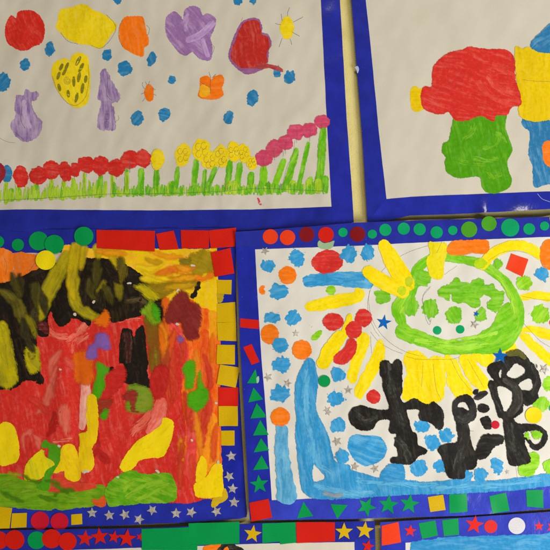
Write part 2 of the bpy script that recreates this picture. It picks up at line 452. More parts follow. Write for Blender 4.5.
# ------------------------------------------------------------------ the wall
def wall():
    m, t, b = nt('yellow_backing_cloth')
    tc = node(t, 'ShaderNodeTexCoord'); v = tc.outputs['Object']
    n1 = noise_tex(t, v, 900, 3, .6); n2 = noise_tex(t, v, 25, 3, .6)
    wv = noise_tex(t, v, 1.0, 2, .5, (300, 300, 1400))
    cc = mixc(t, ramp(t, n2, .3, .7), lin((206, 186, 104)), lin((226, 208, 134)))
    cc = mixc(t, math_(t, 'MULTIPLY', ramp(t, n1, .35, .65), .35), cc, lin((232, 218, 156)))
    t.links.new(cc, b.inputs['Base Color']); b.inputs['Roughness'].default_value = .75
    bp = node(t, 'ShaderNodeBump'); bp.inputs['Strength'].default_value = .5; bp.inputs['Distance'].default_value = .0008
    t.links.new(math_(t, 'ADD', wv, n1), bp.inputs['Height']); t.links.new(bp.outputs[0], b.inputs['Normal'])
    x0, x1, z0, z1 = -.75, .75, ZC-.75, ZC+.75
    n = 120; V = []; Fc = []
    for j_ in range(n+1):
        for i_ in range(n+1):
            x = x0+(x1-x0)*i_/n; z = z0+(z1-z0)*j_/n
            V.append((x, noise.noise((x*14, z*9, 2.))*.0016+.0008, z))
    for j_ in range(n):
        for i_ in range(n):
            a_ = j_*(n+1)+i_; Fc.append((a_, a_+1, a_+n+2, a_+n+1))
    k = len(V); V += [(x0, .02, z0), (x1, .02, z0), (x1, .02, z1), (x0, .02, z1)]
    Fc.append((k+3, k+2, k+1, k))
    q = (n+1)*n
    Fc += [(k, k+1, n, 0), (k+1, k+2, q+n, n), (k+2, k+3, q, q+n), (k+3, k, 0, q)]
    me = D.meshes.new('wall'); me.from_pydata(V, [], Fc)
    for p in me.polygons[:n*n]: p.use_smooth = True
    me.materials.append(m); o = D.objects.new('wall', me); col.objects.link(o); o['kind'] = 'structure'
wall()

def border(sh, outer_inner, mats):
    """four border strips: list of (name,label,polygon)"""
    out = []
    for k, (pts, lab) in enumerate(outer_inner):
        out.append(sh.shape('border_strip', pts, mats[k % len(mats)], smooth=False, rag=.12, freq=.15, add=4, grid=2.8, label=lab))
    return out

# ================================================================== 1 garden painting, top left
def garden():
    sh = Sheet('painting', 'white painting of raindrops, a yellow heart and a tulip row, blue border, top left', 140, 90, .0030, .0022, 11.3, .030, .026)
    sh.bumps = [(222, 204, 1.6, 11, .0004), (101, 203, 2.2, 12, .0005), (100, 205, 14, 30, .0008), (150, 170, 40, 9, .0006)]
    sh.shape('paper', [(-70,-70),(316,-70),(321.5,0),(326.5,100),(332,208.6),(250,211.4),(150,212.4),(90,212.3),(25,211.4),(-70,213)], paper_mat((199,191,174)), smooth=False, rag=.1, freq=.1, grid=2.6, th=.0004)
    B = glossy_blue((33,42,146)); B2 = glossy_blue((36,44,156))
    bs = border(sh, [([(-70,211.5),(25,209.5),(150,210.6),(250,209.6),(336,206.8),(354,222.5),(300,227),(236,231),(120,231),(-70,232)], 'bottom blue border strip'),
                ([(314.5,-70),(320.8,0),(325.8,100),(331.6,210),(332,222.6),(353.6,222.4),(351,180),(346.6,120),(339.8,0),(335,-70)], 'right blue border strip')], [B, B2])
    red = paint(RED,(214,78,60),.45); yel = paint((222,192,10),(236,212,40),.5); ora = paint((236,108,8),(244,140,40),.5)
    pur = paint(PUR, PUR2, .8); blu = paint(DBLU,(80,155,190),.6); mar = paint((138,84,130),(160,110,150),.5)
    sh.shape('painted_blossom', W('A',25,100,45,62,65,75,75,45,130,45,165,75,178,120,165,170,130,185,100,200,60,190,25,155), red, ang=60, label='round red blossom with a notch')
    c = sh.shape('painted_cloud', W('A',228,80,240,40,290,30,330,18,370,45,390,50,430,75,458,105,430,150,400,190,350,180,300,170,260,150,225,115), yel, rag=.6, ang=85, label='wide yellow cloud shape')
    sh.lines('pencil_line', [W('A',360,180,400,190,440,150,456,105,420,60), W('A',240,130,270,165,310,175)], c)
    c = sh.shape('painted_blossom', W('B',-2,130,15,75,50,68,90,70,100,110,105,130,115,170,95,190,92,222,50,210,10,180), ora, ang=80, label='orange lobed blossom')
    sh.lines('pencil_line', [W('B',105,100,117,115,112,135,104,140), W('B',10,80,-2,110,-4,150,12,185)], c)
    c = sh.shape('painted_blossom', W('B',180,110,185,70,215,48,240,70,250,85,255,45,280,28,310,35,325,65,345,55,375,75,372,110,355,150,362,180,355,235,310,230,285,205,260,220,235,210,205,175,185,140), pur, ang=45, label='purple blossom of four petals')
    pl = paint((170,132,180),(205,180,208),.7,dry=.35)
    sh.stroke('brush_stroke', W('B',215,75,240,140,262,170), 4.5, paint(PUR,(120,80,150),.4,dry=.3), c)
    sh.stroke('brush_stroke', W('B',365,95,320,135,270,160), 5.5, pl, c)
    sh.stroke('brush_stroke', W('B',325,160,345,220), 3.5, pl, c)
    sh.stroke('brush_stroke', W('B',265,60,255,100,262,120), 3, pl, c)
    sh.lines('pencil_line', [W('B',355,175,370,185,365,210)], c)
    h_ = sh.shape('painted_heart', W('A',205,290,215,250,250,232,278,240,285,222,310,210,340,220,352,260,355,320,345,400,310,425,280,415,240,375,215,330), yel, ang=70, label='yellow heart with dark seed marks')
    sd = paint((128,118,20),(160,146,30),.5,dry=.2)
    for (x, y, a_) in ((265,262,.4),(243,265,.4),(256,285,.5),(232,300,.3),(310,242,.5),(320,268,.5),(312,305,.2),(338,312,.2),(325,348,.2),(302,385,.2),(270,370,-.1),(235,345,-.2),(292,322,0)):
        p = W('A', x, y)[0]
        sh.shape('seed_mark', circ_pts(p[0], p[1], 1.1, 3.6+(2 if 285<x<330 and y>240 else 0)*.7, 10, a_), sd, h_, rag=.2)
    sp = [(W('A',268,320)[0][0]+r_*math.cos(q_), W('A',268,320)[0][1]+r_*math.sin(q_)) for r_, q_ in ((1+.12*k_*1.0, k_*.7) for k_ in range(26))]
    sh.lines('pencil_line', [sp, W('A',208,300,225,350,260,400,300,415,335,385,350,320,348,255)], h_)
    for q in (W('A',65,385,75,375,95,375,105,350,125,362,150,360,145,390,125,400,135,440,165,480,165,510,140,545,95,557,60,530,45,490,65,455,60,420),
              W('A',400,280,413,268,435,310,455,345,472,375,465,400,440,405,450,440,455,505,430,512,388,505,390,440,400,400,383,385,392,340)):
        f_ = sh.shape('painted_figure', q, paint((132,102,148),(180,158,182),.85,lo=.44), rag=.7, freq=.7, ang=85, label='purple castle-like figure with a narrow top' if q[0][0] < 60 else 'purple pointed tower figure')
        x0 = min(p[0] for p in q)
        if x0 > 60:
            sh.lines('pencil_line', [W('A',415,450,428,450,428,470,415,470,415,450), W('A',415,480,428,480,428,500,415,500,415,480), W('A',410,270,425,310,420,370,440,395), W('A',465,455,468,470,455,478)], f_)
        else:
            sh.lines('pencil_line', [W('A',90,420,85,470,100,505), W('A',60,520,95,550)], f_)
            sh.stroke('brush_stroke', W('A',98,400,100,450,118,500), 3, paint((176,150,180),(200,180,200),.6,dry=.3), f_)
    for (wn, x, y, rx, ry) in (('A',197,195,18,28),('A',100,255,17,25),('A',12,325,28,38),('A',421,218,19,22),('A',491,272,27,28),('A',540,468,25,28),('A',462,5,15,14),
         ('B',125,235,17,30),('B',206,317,14,17),('B',67,468,21,27),('B',175,450,21,27),('B',426,463,18,27),('B',463,8,16,18),('B',524,4,12,14),('B',520,385,21,32),('C',225,285,16,22),('C',273,305,20,27)):
        p = W(wn, x, y)[0]
        sh.dab('painted_raindrop', p[0], p[1], rx*.2545, ry*.2545, blu, spike=.9, rot=.2)
    ins = sh.shape('painted_insect', circ_pts(*W('B',116,367)[0], 4.6, 8.4, 14), ora, rag=.5, label='small orange beetle with pencil legs')
    sh.lines('insect_leg', [W('B',98,350,88,335,92,325), W('B',98,365,84,372), W('B',100,385,90,400), W('B',130,350,142,355), W('B',132,372,145,378), W('B',108,335,100,322), W('B',114,335,118,320)], ins, .5)
    bf = sh.shape('painted_butterfly', W('B',315,330,320,308,345,300,360,315,375,300,400,298,410,320,400,350,405,375,380,390,340,392,308,380,315,350), ora, rag=.3, label='orange butterfly')
    sh.shape('wing_patch', W('B',322,335,350,345,355,370,330,385,314,372), paint((240,160,20),(250,190,60),.6), bf)
    sh.lines('pencil_line', [W('B',358,310,350,285), W('B',362,308,378,292), W('B',356,312,356,370), W('B',318,325,352,345)], bf, .6)
    bl = sh.shape('painted_balloon', W('C',40,190,75,105,110,78,150,78,165,108,165,130,190,140,202,180,190,200,188,245,165,275,110,293,80,280,38,235), mar, rag=.3, label='large red balloon shape edged in purple, with a tail')
    sh.shape('red_paint', W('C',46,205,80,114,112,84,148,84,160,112,163,138,186,150,195,185,184,203,184,244,162,266,110,268,76,264,44,228), paint((174,38,30),(196,66,56),.6), bl, rag=.6, ang=80)
    sh.stroke('balloon_tail', W('C',150,262,190,262,225,270,246,280), [5,4,3.5,2.5], paint((160,50,50),(180,80,70),.5), bl)
    sh.lines('pencil_line', [W('C',85,85,90,72)], bl)
    sn = sh.shape('painted_sun', circ_pts(*W('C',263,112)[0], 6.4, 11.2, 16), yel, rag=.9, label='small yellow sun with pencil rays')
    sh.lines('sun_ray', [W('C',265,66,266,50,274,32), W('C',245,85,240,57), W('C',240,100,217,95), W('C',287,90,326,68), W('C',283,128,312,145), W('C',275,155,282,177), W('C',245,152,232,188)], sn, .55)
    # tulip row
    g1 = paint((138,178,20),(176,200,60),.9,lo=.42,dry=.12); g2 = paint((88,164,18),(150,200,40),.85,lo=.47,thin=.5)
    rnd = random.Random(4)
    P = []
    def gy(x): return 199.5-.085*x*.55 if x < 110 else (194.5-(x-110)*.014)
    # painted grass: many short strokes, one mesh of uncountable tufts
    def tufts():
        V = []; Fc = []; U = []
        z = LAYER*8
        for k in range(440):
            x = rnd.uniform(-2, 328); b_ = gy(x)+rnd.uniform(-1, 3.2); hgt = rnd.uniform(5, 10.5) if x > 115 or rnd.random() < .6 else rnd.uniform(8, 15)
            if x > 115: hgt = rnd.uniform(5, 9)
            wd = rnd.uniform(1.2, 2.6); ln = rnd.uniform(-1.2, 1.6); s0 = len(V)
            for q in range(5):
                t_ = q/4; hw = wd*.5*(1-.45*t_**2)
                for s in (-1, 1):
                    xx = x+ln*t_+s*hw+rnd.uniform(-.15, .15); yy = b_-hgt*t_
                    V.append(((xx-sh.cx)*S, -(sh.h(xx, yy)+z+k%7*LAYER*.4), (sh.cy-yy)*S)); U.append((yy*1., xx+k*9))
                if q: Fc.append((s0+2*q-2, s0+2*q-1, s0+2*q+1, s0+2*q))
        me = D.meshes.new('painted_grass'); me.from_pydata(V, [], Fc)
        at = me.attributes.new('edge', 'FLOAT', 'POINT'); at.data.foreach_set('value', np.full(len(V), 1.5, 'f'))
        ul = me.uv_layers.new(name='stroke')
        for l_ in me.loops: ul.data[l_.index].uv = U[l_.vertex_index]
        me.materials.append(g1); me.materials.append(g2); 
        for i_, p_ in enumerate(me.polygons): p_.material_index = 1 if V[p_.vertices[0]][0]/S+sh.cx > 108 and (p_.index//4) % 3 else (1 if (p_.index//4) % 9 == 0 else 0)
        o = D.objects.new('painted_grass', me); col.objects.link(o); o.parent = sh.e; o['kind'] = 'stuff'
        o['label'] = 'band of short green grass strokes under the tulips'
    tufts()
    pink = paint((190,62,92),(208,96,120),.45)
    redT = paint((196,40,32),(214,84,66),.55)
    def tulip(wn, head, stem, mat, lab, sw=2.5, gm=None, scrib=0, rag=.8):
        x, y, rx, ry = head
        c_ = W(wn, x, y)[0]
        e_ = sh.stroke('painted_tulip', W(wn, *stem), [sw*.7, sw*.95, sw*.85, sw*1.0], gm or g1, rag=.35, label=lab)
        q = circ_pts(c_[0], c_[1], rx*.265, ry*.265, 12, rnd.uniform(-.3, .3))
        q = [(c_[0]+(p[0]-c_[0])*rnd.uniform(.88, 1.1), c_[1]+(p[1]-c_[1])*rnd.uniform(.88, 1.1)) for p in q]
        f_ = sh.shape('flower_head', q, mat, e_, rag=rag, freq=.8)
        L_ = []
        if scrib == 1:
            for q_ in range(4):
                a_ = q_*1.57+rnd.random(); r_ = min(rx, ry)*.2545
                cx_, cy_ = c_[0]+r_*.48*math.cos(a_), c_[1]+ry/rx*r_*.5*math.sin(a_)
                L_.append([(cx_+r_*.33*math.cos(b_*.9), cy_+r_*.42*math.sin(b_*.9)) for b_ in range(7)])
        elif scrib == 2:
            L_.append([(c_[0]+.8*math.cos(b_), c_[1]+.8*math.sin(b_)) for b_ in range(7)])
            L_.append([(c_[0]+rnd.uniform(-1,1), c_[1]+1.5), (c_[0]+rnd.uniform(-.5,.5), c_[1]+ry*.2545+4)])
        if L_: sh.lines('pencil_line', L_, f_, .42)
    R_ = 'red tulip head in the painted row'; Y_ = 'yellow tulip head with pencil petals'; K_ = 'pink tulip head on a tall green stem'
    c = sh.shape('painted_tulip', circ_pts(*W('F',30,252)[0], 5.2, 8.6, 14), paint((42,112,160),(90,160,195),.5), label='blue tulip head half covered by red')
    sh.shape('flower_head', W('F',-15,215,10,215,24,235,22,262,5,285,-5,305,-20,280), paint((140,36,46),(160,60,60),.5), c)
    tulip('F',(-18,250,18,30),(-12,300,-14,350),redT,R_)
    sh.stroke('painted_stem', W('F',27,290,25,365), 2.6, g1)
    tulip('F',(83,262,26,40),(75,310,75,348),redT,R_,5,g2)
    sh.stroke('painted_leaf', W('F',47,318,48,350), 5.5, g2)
    for hd, st, w_ in (((150,258,34,33),(147,295,143,350),4),((203,237,33,33),(205,275,203,348),3.6),((258,243,25,38),(250,285,250,350),3),((297,235,20,28),(291,275,293,345),3.4),
                   ((342,215,33,33),(333,250,334,340),2.8),((398,218,31,36),(397,258,392,338),5),((458,227,32,31),(443,255,443,338),3),((513,198,33,33),(500,238,500,325),4)):
        tulip('F', hd, st, redT, R_, w_, g1 if rnd.random() < .8 else g2, 2)
    tulip('G',(38,200,29,32),(30,250,28,325),redT,R_,3,g1,2)
    tulip('G',(93,192,30,33),(84,238,82,325),redT,R_,6.3,g2,2)
    for hd, st, w_ in (((150,195,25,40),(145,240,143,325),6),((247,178,28,46),(228,230,218,325),5),((320,158,33,42),(300,202,290,318),6),((353,200,30,35),(335,240,330,325),4.5),((398,183,30,42),(374,230,345,312),5.5),
                   ((447,167,26,36),(433,205,422,312),6),((487,172,24,36),(472,215,458,315),6.5),((518,210,20,26),(516,252,512,310),6.5)):
        tulip('G', hd, st, yel, Y_, w_, g2, 0 if hd[0]==150 else 1)
    for hd, st, w_ in (((173,190,32,32),(172,230,170,308),8),((215,152,31,32),(250,200,215,300),6.5),((258,130,29,28),(300,160,262,296),7),((302,87,33,29),(347,132,308,305),4.5),((352,80,26,28),(355,270,350,300),6),((400,47,27,25),(406,80,400,150,395,230,384,296),8)):
        tulip('H', hd, st, pink, K_, w_, g2 if hd[0] in (400,302,258) else paint((118,182,24),(150,200,50),.7), 2)
    sh.stroke('painted_leaf', W('H',415,270,412,300), 6, g2)
    for k_ in range(14):
        x = rnd.uniform(150, 320); sh.stroke('painted_leaf', [(x, gy(x)-rnd.uniform(6, 10)), (x, gy(x)-1)], 5.5, g2 if rnd.random() < .6 else g1)
    # pencil strokes over the stems
    L_ = [[(-5, 200.5), (25, 199.4), (60, 197.5), (110, 194.2), (150, 194), (210, 192.3), (235, 190.5), (260, 188.5), (300, 190.2), (326, 191.5)]]
    for k in range(70):
        x = rnd.uniform(2, 325) if k > 25 else rnd.uniform(195, 300); y_ = gy(x)-rnd.uniform(1, 3); L_.append([(x, y_), (x+rnd.uniform(-.5, .8), y_-rnd.uniform(4, 9))])
    for s_ in (W('F',333,245,332,330), W('F',248,280,248,335), W('F',443,250,444,330), W('F',500,235,502,320), W('H',295,120,285,180,262,230,245,300), W('H',250,160,248,185), W('G',145,235,147,300), W('G',338,235,332,320), W('G',395,215,350,300)):
        L_.append(s_)
    sh.lines('pencil_line', L_, None, .42, label='pencil ground line and grass blades')
    sh.lines('pencil_line', [W('F',0,110,30,126,62,130)], None, .35)
    sh.shape('painted_squiggle', W('H',147,345,155,350,160,368,175,378,172,383,160,374,150,362), paint((196,60,80),(210,100,110),.5), rag=.4, label='tiny pink squiggle under the grass')
garden()

# ================================================================== 2 tree painting, top right
def trees():
    sh = Sheet('painting', 'white painting of a big red and green shape beside a yellow square, top right', 480, 80, .0034, .0016, 27.9, .024, .026)
    sh.bumps = [(528, 221, 24, 15, .0088), (485, 218, 8, 14, .0070), (449, 203, 6, 14, .0012), (550, 196, 14, 10, .001)]
    sh.shape('paper', [(360,-70),(364.8,0),(371,60),(378.7,140),(385.8,200.6),(410,198),(480,195),(550,192.6),(625,190),(625,-70)], paper_mat((199,191,174)), smooth=False, rag=.1, freq=.1, grid=2.6, th=.0004)
    B = glossy_blue((34,44,150)); B2 = glossy_blue((36,46,158))
    border(sh, [([(344,-70),(351.4,0),(356.5,66),(362.3,140),(367.3,222),(387,220),(386.6,200),(379.4,140),(371.8,60),(365.6,0),(361,-70)], 'left blue border strip'),
                ([(367.3,222),(385.4,199.4),(410,197),(480,194),(550,191.6),(625,189.5),(625,206),(550,209.2),(500,212),(450,214.4),(410,215.6),(388,220.4)], 'bottom blue border strip with a glossy reflection')], [B, glossy_blue((36,46,159), .17)])
    red = paint((196,42,34),(214,84,66),.55,lo=.53); grn = paint((72,142,8),(120,176,30),.55,lo=.52,thin=.2); yel = paint((212,178,4),(226,196,20),.5,thin=.2)
    blu = paint((42,110,155),(90,158,190),.7)
    sh.shape('painted_foliage', W('J',180,20,250,0,340,-5,375,0,375,70,390,120,400,160,380,200,385,240,397,280,380,310,325,328,285,310,270,262,200,268,150,250,135,210,140,190,125,165,130,135,150,120,165,60), grn, rag=.3, ang=75, label='green lower body under the red shape')
    yg = paint((98,160,22),(126,180,44),.6,dry=.66)
    for p_ in ((250,190,300,200,340,190), (290,150,330,140,350,100), (200,205,240,215,290,212), (300,240,330,270,350,260), (210,110,240,90,250,60), (340,95,362,110,372,130)):
        sh.stroke('brush_stroke', W('J', *p_), 4.5, yg, None, rag=.8)
    sh.shape('painted_hand', W('D',275,375,282,345,298,342,308,350,325,350,326,380,328,425,300,440,283,432,278,410), yel, rag=.3, label='small yellow patch at the far left of the red shape')
    c = sh.shape('painted_crown', W('E',45,355,60,340,85,340,88,280,105,245,150,210,200,200,230,187,300,195,370,198,400,215,412,260,408,300,420,340,440,410,400,420,380,450,340,455,325,478,300,465,270,455,220,475,180,475,150,440,130,448,90,445,55,430,43,400), red, rag=.45, ang=15, label='large red rounded shape')
    dr = paint((204,58,46),(216,88,70),.6,dry=.62)
    sh.stroke('brush_stroke', W('E',310,310,340,345,400,370), 7, dr, c); sh.stroke('brush_stroke', W('E',270,330,320,380,380,410), 6, dr, c)
    sh.stroke('brush_stroke', W('E',330,260,390,290,405,300), 5, dr, c)
    sh.shape('painted_body', W('J',438,50,450,32,520,40,560,45,640,45,640,290,560,288,520,297,485,300,480,230,465,170,470,90,445,65), blu, rag=.4, ang=80, label='tall blue body under the yellow square')
    c = sh.shape('painted_square', W('E',412,195,425,188,440,193,470,190,550,205,660,205,660,470,550,470,500,478,440,465,425,430,438,405,425,350,415,300), yel, rag=.5, ang=85, label='yellow square shape right of the red one')
    sh.lines('pencil_line', [W('E',440,315,500,322,550,322)], c, .35)
    sh.shape('painted_hat', W('E',472,185,480,160,510,130,535,105,548,95,580,92,640,120,650,180,600,205,550,210,500,205), blu, rag=.3, ang=-40, label='dark blue cap on the yellow square')
    sh.shape('painted_window', W('J',518,150,530,125,550,125,590,150,590,220,550,225,525,205), paint((228,112,26),(240,150,60),.5), rag=.4, label='orange patch on the blue body')
    # torn notch with its white back, and creased clear tape
    sh.shape('torn_flap', [(354.6,67.5),(357.6,66.2),(359,69.5),(357.4,73.5),(356.2,70.2)], card((170,175,205)), rag=.2, add=4)
    sh.lines('film_edge', [W('J',497,330,515,350,545,362)], None, .5, card((150,155,190), name='film_edge'))
trees()

# ================================================================== 3 abstract painting, middle left
def abstract():
    sh = Sheet('painting', 'abstract painting covered in red, black, orange and green paint, middle left', 120, 380, .0045, .0022, 41.7, .030, .020)
    sh.bumps = [(62, 370, 8, 90, .0016), (78, 400, 5, 80, -.0012), (30, 470, 20, 30, .001), (190, 440, 10, 90, .001), (128, 300, 8, 60, .0008)]
    B = glossy_blue((33,42,148)); B2 = glossy_blue((30,40,158)); B3 = glossy_blue((36,48,160))
    sh.shape('paper', [(-70,252.5),(0,252),(65,250.5),(100,249),(216,249),(217,320),(220.5,420),(224,498),(175,500),(100,504),(0,505.5),(-70,506)], paper_mat((196,184,166)), smooth=False, rag=.15, freq=.1, grid=2.6, th=.0004)
    st = border(sh, [([(-70,229),(60,229.6),(120,229),(236,228.4),(236,250),(216,251),(66,252.5),(-70,254)], 'top blue border strip'),
                ([(215,249),(217,330),(219.6,420),(222.6,500),(224,519),(243,517.3),(246.6,516.2),(247.3,513),(246,500),(243,450),(239,380),(236.8,320),(235.6,249)], 'right blue border strip'),
                ([(-70,504),(0,504),(100,502),(175,498),(224,496),(246,498),(247.2,512),(246.6,516),(240,518),(190,521.3),(120,524.3),(60,526.6),(-70,528)], 'bottom blue border strip')], [B, B2, B3])
    top, right, bot = st
    def dryp(c1, c2, d=.3, a=.6): return paint(c1, c2, a, dry=d, lo=.46)
    sp = lambda n_, p_, m_, **k_: sh.shape('painted_patch', p_, m_, rag=k_.pop('rag', .6), label=n_, **k_)
    sk = lambda n_, p_, w_, m_, **k_: sh.stroke('brush_stroke', p_, w_, m_, rag=k_.pop('rag', .7), label=n_, **k_)
    # ---- grounds
    sp('yellow band along the top edge', [(64,247.5),(90,248.5),(150,249.3),(205,249),(216.5,249),(217.5,300),(217,330),(190,325),(150,300),(120,296),(66,290)], paint((222,184,10),(226,140,24),.75,lo=.46), ang=0)
    sp('orange block in the top left corner', W('K',-60,115,0,112,20,112,50,130,58,160,55,200,40,240,0,252,-60,260), paint((232,112,22),(240,150,60),.7), ang=85)
    c = sp('orange tongue beside the corner block', W('K',60,135,80,128,150,140,165,170,160,220,130,240,100,252,75,235,58,205), paint((222,106,22),(180,110,50),.7), ang=80)
    sh.lines('pencil_line', [W('K',20,150,30,180,25,215), W('K',120,200,140,170,150,150,145,185)], c, .4)
    sp('orange red column on the right', [(158,318),(190,300),(217.5,318),(219.5,380),(221,440),(222.5,480),(223,497),(190,497.5),(160,498),(158,480),(158,400)], paint((226,84,18),(236,124,22),.85,lo=.44), ang=88)
    sp('yellow patch at the right edge', W('c',300,290,360,280,412,285,412,400,415,500,398,495,385,500,350,480,310,465,265,420,290,370), paint((226,184,8),(214,150,14),.6), ang=85)
    sk('amber stroke on the right edge', W('j',385,30,392,90,380,150), 8, dryp((222,150,14),(230,120,20),.25))
    sk('dark orange stroke', W('j',335,150,340,300,350,420,345,540), 9, dryp((216,72,20),(230,120,30),.35))
    sk('orange amber stroke', W('m',360,120,372,250,370,380), 16, dryp((232,140,20),(220,100,20),.25))
    sk('deep red stroke', W('m',330,40,318,170), 12, dryp((204,50,28),(220,90,30),.3))
    sk('rose red stroke down the middle of the column', W('j',120,80,160,160,190,260,185,400), [12,16,14,9], paint((214,58,52),(232,110,84),.6))
    sk('rose red stroke lower down', W('m',235,-10,255,110,235,260,220,400,215,500), [7,10,16,22,22], paint((212,60,54),(230,106,84),.6,lo=.48))
    sk('orange stroke beside the column', W('m',120,-60,130,80,180,140,190,300), [10,14,12,11], dryp((226,92,22),(236,130,30),.15))
    sk('orange flame', W('m',150,190,170,290,180,370), [5,10,7], paint((230,94,24),(236,130,40),.5))
    # ---- main red field
    sp('black ground under the red edge', [(-60,290),(0,285),(60,262),(120,262),(165,300),(166,332),(150,336),(62,336),(50,345),(46,384),(24,392),(-60,396)], paint((30,24,18),(58,46,24),.7,thin=.03))
    main = [(-60,388),(12,388),(25,381),(40,380),(42,370),(38,345),(37,330),(48,322),(50,312),(62,318),(75,316),(100,322),(120,319),(143,314),(148,330),(165,330),(182,340),(182,400),(186,430),(183,470),(200,500),(100,500),(30,500),(-60,500)]
    mr = sh.shape('painted_patch', main, paint((200,44,34),(216,84,66),.6,lo=.54,wide=.15), rag=.7, ang=78, label='large red field over the middle')
    def scrub(region, cols, n, ang, ln, wd, parent, seed, dry=.25, spread=.35):
        """broad half-dry strokes dragged over one patch"""
        r = random.Random(seed); R_ = np.array(region, float); lo_ = R_.min(0); hi_ = R_.max(0); k = 0; tries = 0
        while k < n and tries < 900:
            tries += 1
            x, y = r.uniform(lo_[0], hi_[0]), r.uniform(lo_[1], hi_[1]); a_ = math.radians(ang)+r.uniform(-spread, spread); l_ = r.uniform(.5, 1)*ln
            c_ = r.uniform(-.25, .25)
            P_ = [(x+math.cos(a_+c_*u)*l_*u*.5, y+math.sin(a_+c_*u)*l_*u*.5) for u in (-1, -.3, .4, 1)]
            if (winding(np.array(P_), R_) == 0).any(): continue
            k += 1
            q_ = r.choice(cols); keep = SOFT[0]; SOFT[0] = 1.6
            sh.stroke('brush_stroke', P_, [wd*r.uniform(.4, .8), wd*r.uniform(.8, 1.2), wd, wd*r.uniform(.3, .8)], paint(q_[0], q_[1], .7, dry=dry+r.uniform(-.1, .15) if dry else 0, soft=1.6, thin=.6), parent, rag=.9, freq=.7); SOFT[0] = keep
    scrub([(40,330),(95,330),(95,400),(150,400),(150,470),(60,485),(20,470),(5,400),(45,390)], [((182,34,28),(160,30,26)),((214,74,58),(228,120,96)),((206,50,38),(216,84,66)),((218,96,76),(230,130,106))], 22, 75, 34, 9, mr, 5, .42, .7)
    scrub([(95,410),(150,395),(180,400),(170,430),(140,470),(100,485),(95,440)], [((216,84,66),(228,124,100)),((186,36,30),(206,60,44))], 8, -50, 26, 6, mr, 6, .5, .4)
    dr = paint((216,92,72),(232,140,116),.7,dry=.72)
    for (wn, p_, w_) in (('P',(290,120,300,90,340,60),5),('h',(430,180,490,140,540,80),8),('k',(340,250,430,240),4),('h',(300,110,350,150,400,160),7),('i',(0,130,60,60),7),('l',(330,190,400,120,440,60),9)):
        sh.stroke('brush_stroke', W(wn, *p_), w_, dr, mr, rag=.8)
    sh.stroke('brush_stroke', W('P',340,245,338,330,325,420), [8,10,5], paint((222,130,112),(236,180,160),.9,dry=.25,lo=.42), mr, label='pale pink scrubbed stroke')
    sh.stroke('brush_stroke', W('L',5,395,40,390,80,385), 4, dr, mr)
    sk('pale red scrub at the right', W('m',20,180,60,90,70,20), 12, paint((214,92,74),(232,140,120),.8,dry=.3))
    SOFT[0] = 1.5
    # ---- olive and brown
    sk('brown orange wash under the top band', W('c',40,275,130,245,240,232,290,238), [6,8,6,3], dryp((226,120,24),(214,90,20),.2))
    sp('olive patch', W('c',-10,290,60,275,160,285,240,262,300,280,320,305,290,340,200,360,180,352,120,400,60,430,0,380), paint((140,112,14),(176,132,22),.7), ang=10)
    sp('olive cloud near the corner', W('c',250,150,300,128,340,120,378,140,385,200,385,270,350,262,300,292,255,260,235,210), paint((150,124,14),(190,150,20),.8), ang=30, rag=1.1)
    sp('small olive dab', W('c',175,195,190,172,245,165,250,190,235,212,190,215), paint((124,106,16),(160,130,20),.6), rag=1.0)
    sk('orange scribble', W('c',120,240,200,268,280,228), 3, dryp((230,110,24),(236,150,60),.3))
    sk('orange dab at the corner', W('c',290,290,330,300,375,275), 7, paint((228,118,18),(236,150,40),.5))
    sk('brown olive stroke', W('i',435,60,470,160,480,260,470,370), [16,22,20,14], paint((116,90,16),(140,70,24),.9,lo=.42))
    sk('rust stroke', W('i',505,90,520,200,525,330), [9,12,9], paint((168,62,28),(190,84,30),.8))
    sk('lime streak', W('Q',140,100,146,180,148,230), 1.4, dryp((150,150,30),(190,170,50),.2))
    sp('orange block between streaks', W('b',500,430,550,415,552,560,560,640,520,640,505,560,515,500), paint((222,98,22),(232,130,30),.6), ang=85)
    SOFT[0] = 0
    # ---- black
    bk = paint((30,24,18),(64,50,22),.9,lo=.5,rough=.42,thin=.03); bk2 = paint((30,24,19),(74,46,30),.7,lo=.53,rough=.42,thin=.03)
    sp('black area at the left', W('a',-60,330,0,330,60,320,120,290,190,290,240,275,290,250,450,150,500,240,560,250,560,560,520,560,445,535,430,555,390,590,345,560,320,500,295,540,300,640,240,640,230,560,228,900,250,880,272,900,262,940,200,918,150,900,140,850,120,810,80,960,60,970,-60,900), bk2, ang=70)
    sp('black area in the middle', W('b',-20,250,60,180,110,205,140,200,180,205,190,280,230,250,280,280,300,345,370,370,415,425,395,480,370,520,300,540,200,560,170,480,120,455,60,470,40,430,90,380,60,300,-20,300), bk, ang=80)
    sp('black smear over the red', W('i',262,118,285,112,308,116,322,130,326,150,334,160,342,150,348,125,365,106,395,98,404,200,416,300,416,410,428,420,428,472,380,470,330,462,276,436,274,380,272,330,258,322,246,310,248,200), bk2, ang=86)
    sk('brown black scrub', W('i',290,150,300,220,292,300), 7, dryp((56,28,22),(90,40,32),.5))
    sp('small black smear', W('c',262,390,300,320,310,345,285,390,262,425,250,410), bk, rag=1.0)
    sp('small black notch', W('i',185,355,215,345,200,370,180,385), bk, rag=.5)
    sp('maroon smear', W('h',240,70,300,80,305,130,275,140,245,115), paint((84,26,24),(120,40,34),.7), rag=.8)
    SOFT[0] = 1.6
    # ---- olive strokes dragged through the black
    ol = paint((120,108,22),(60,50,26),.95,dry=.22,lo=.44,wide=.3); oly = paint((176,158,16),(92,82,22),.95,dry=.08,lo=.46,wide=.25)
    sk('olive stroke leaning through the black', W('a',415,165,340,300,290,400,250,520), [14,17,17,12], oly)
    sk('dark olive stroke in the top of the black', W('a',470,190,455,260,470,350,480,440), [8,10,12,9], oly)
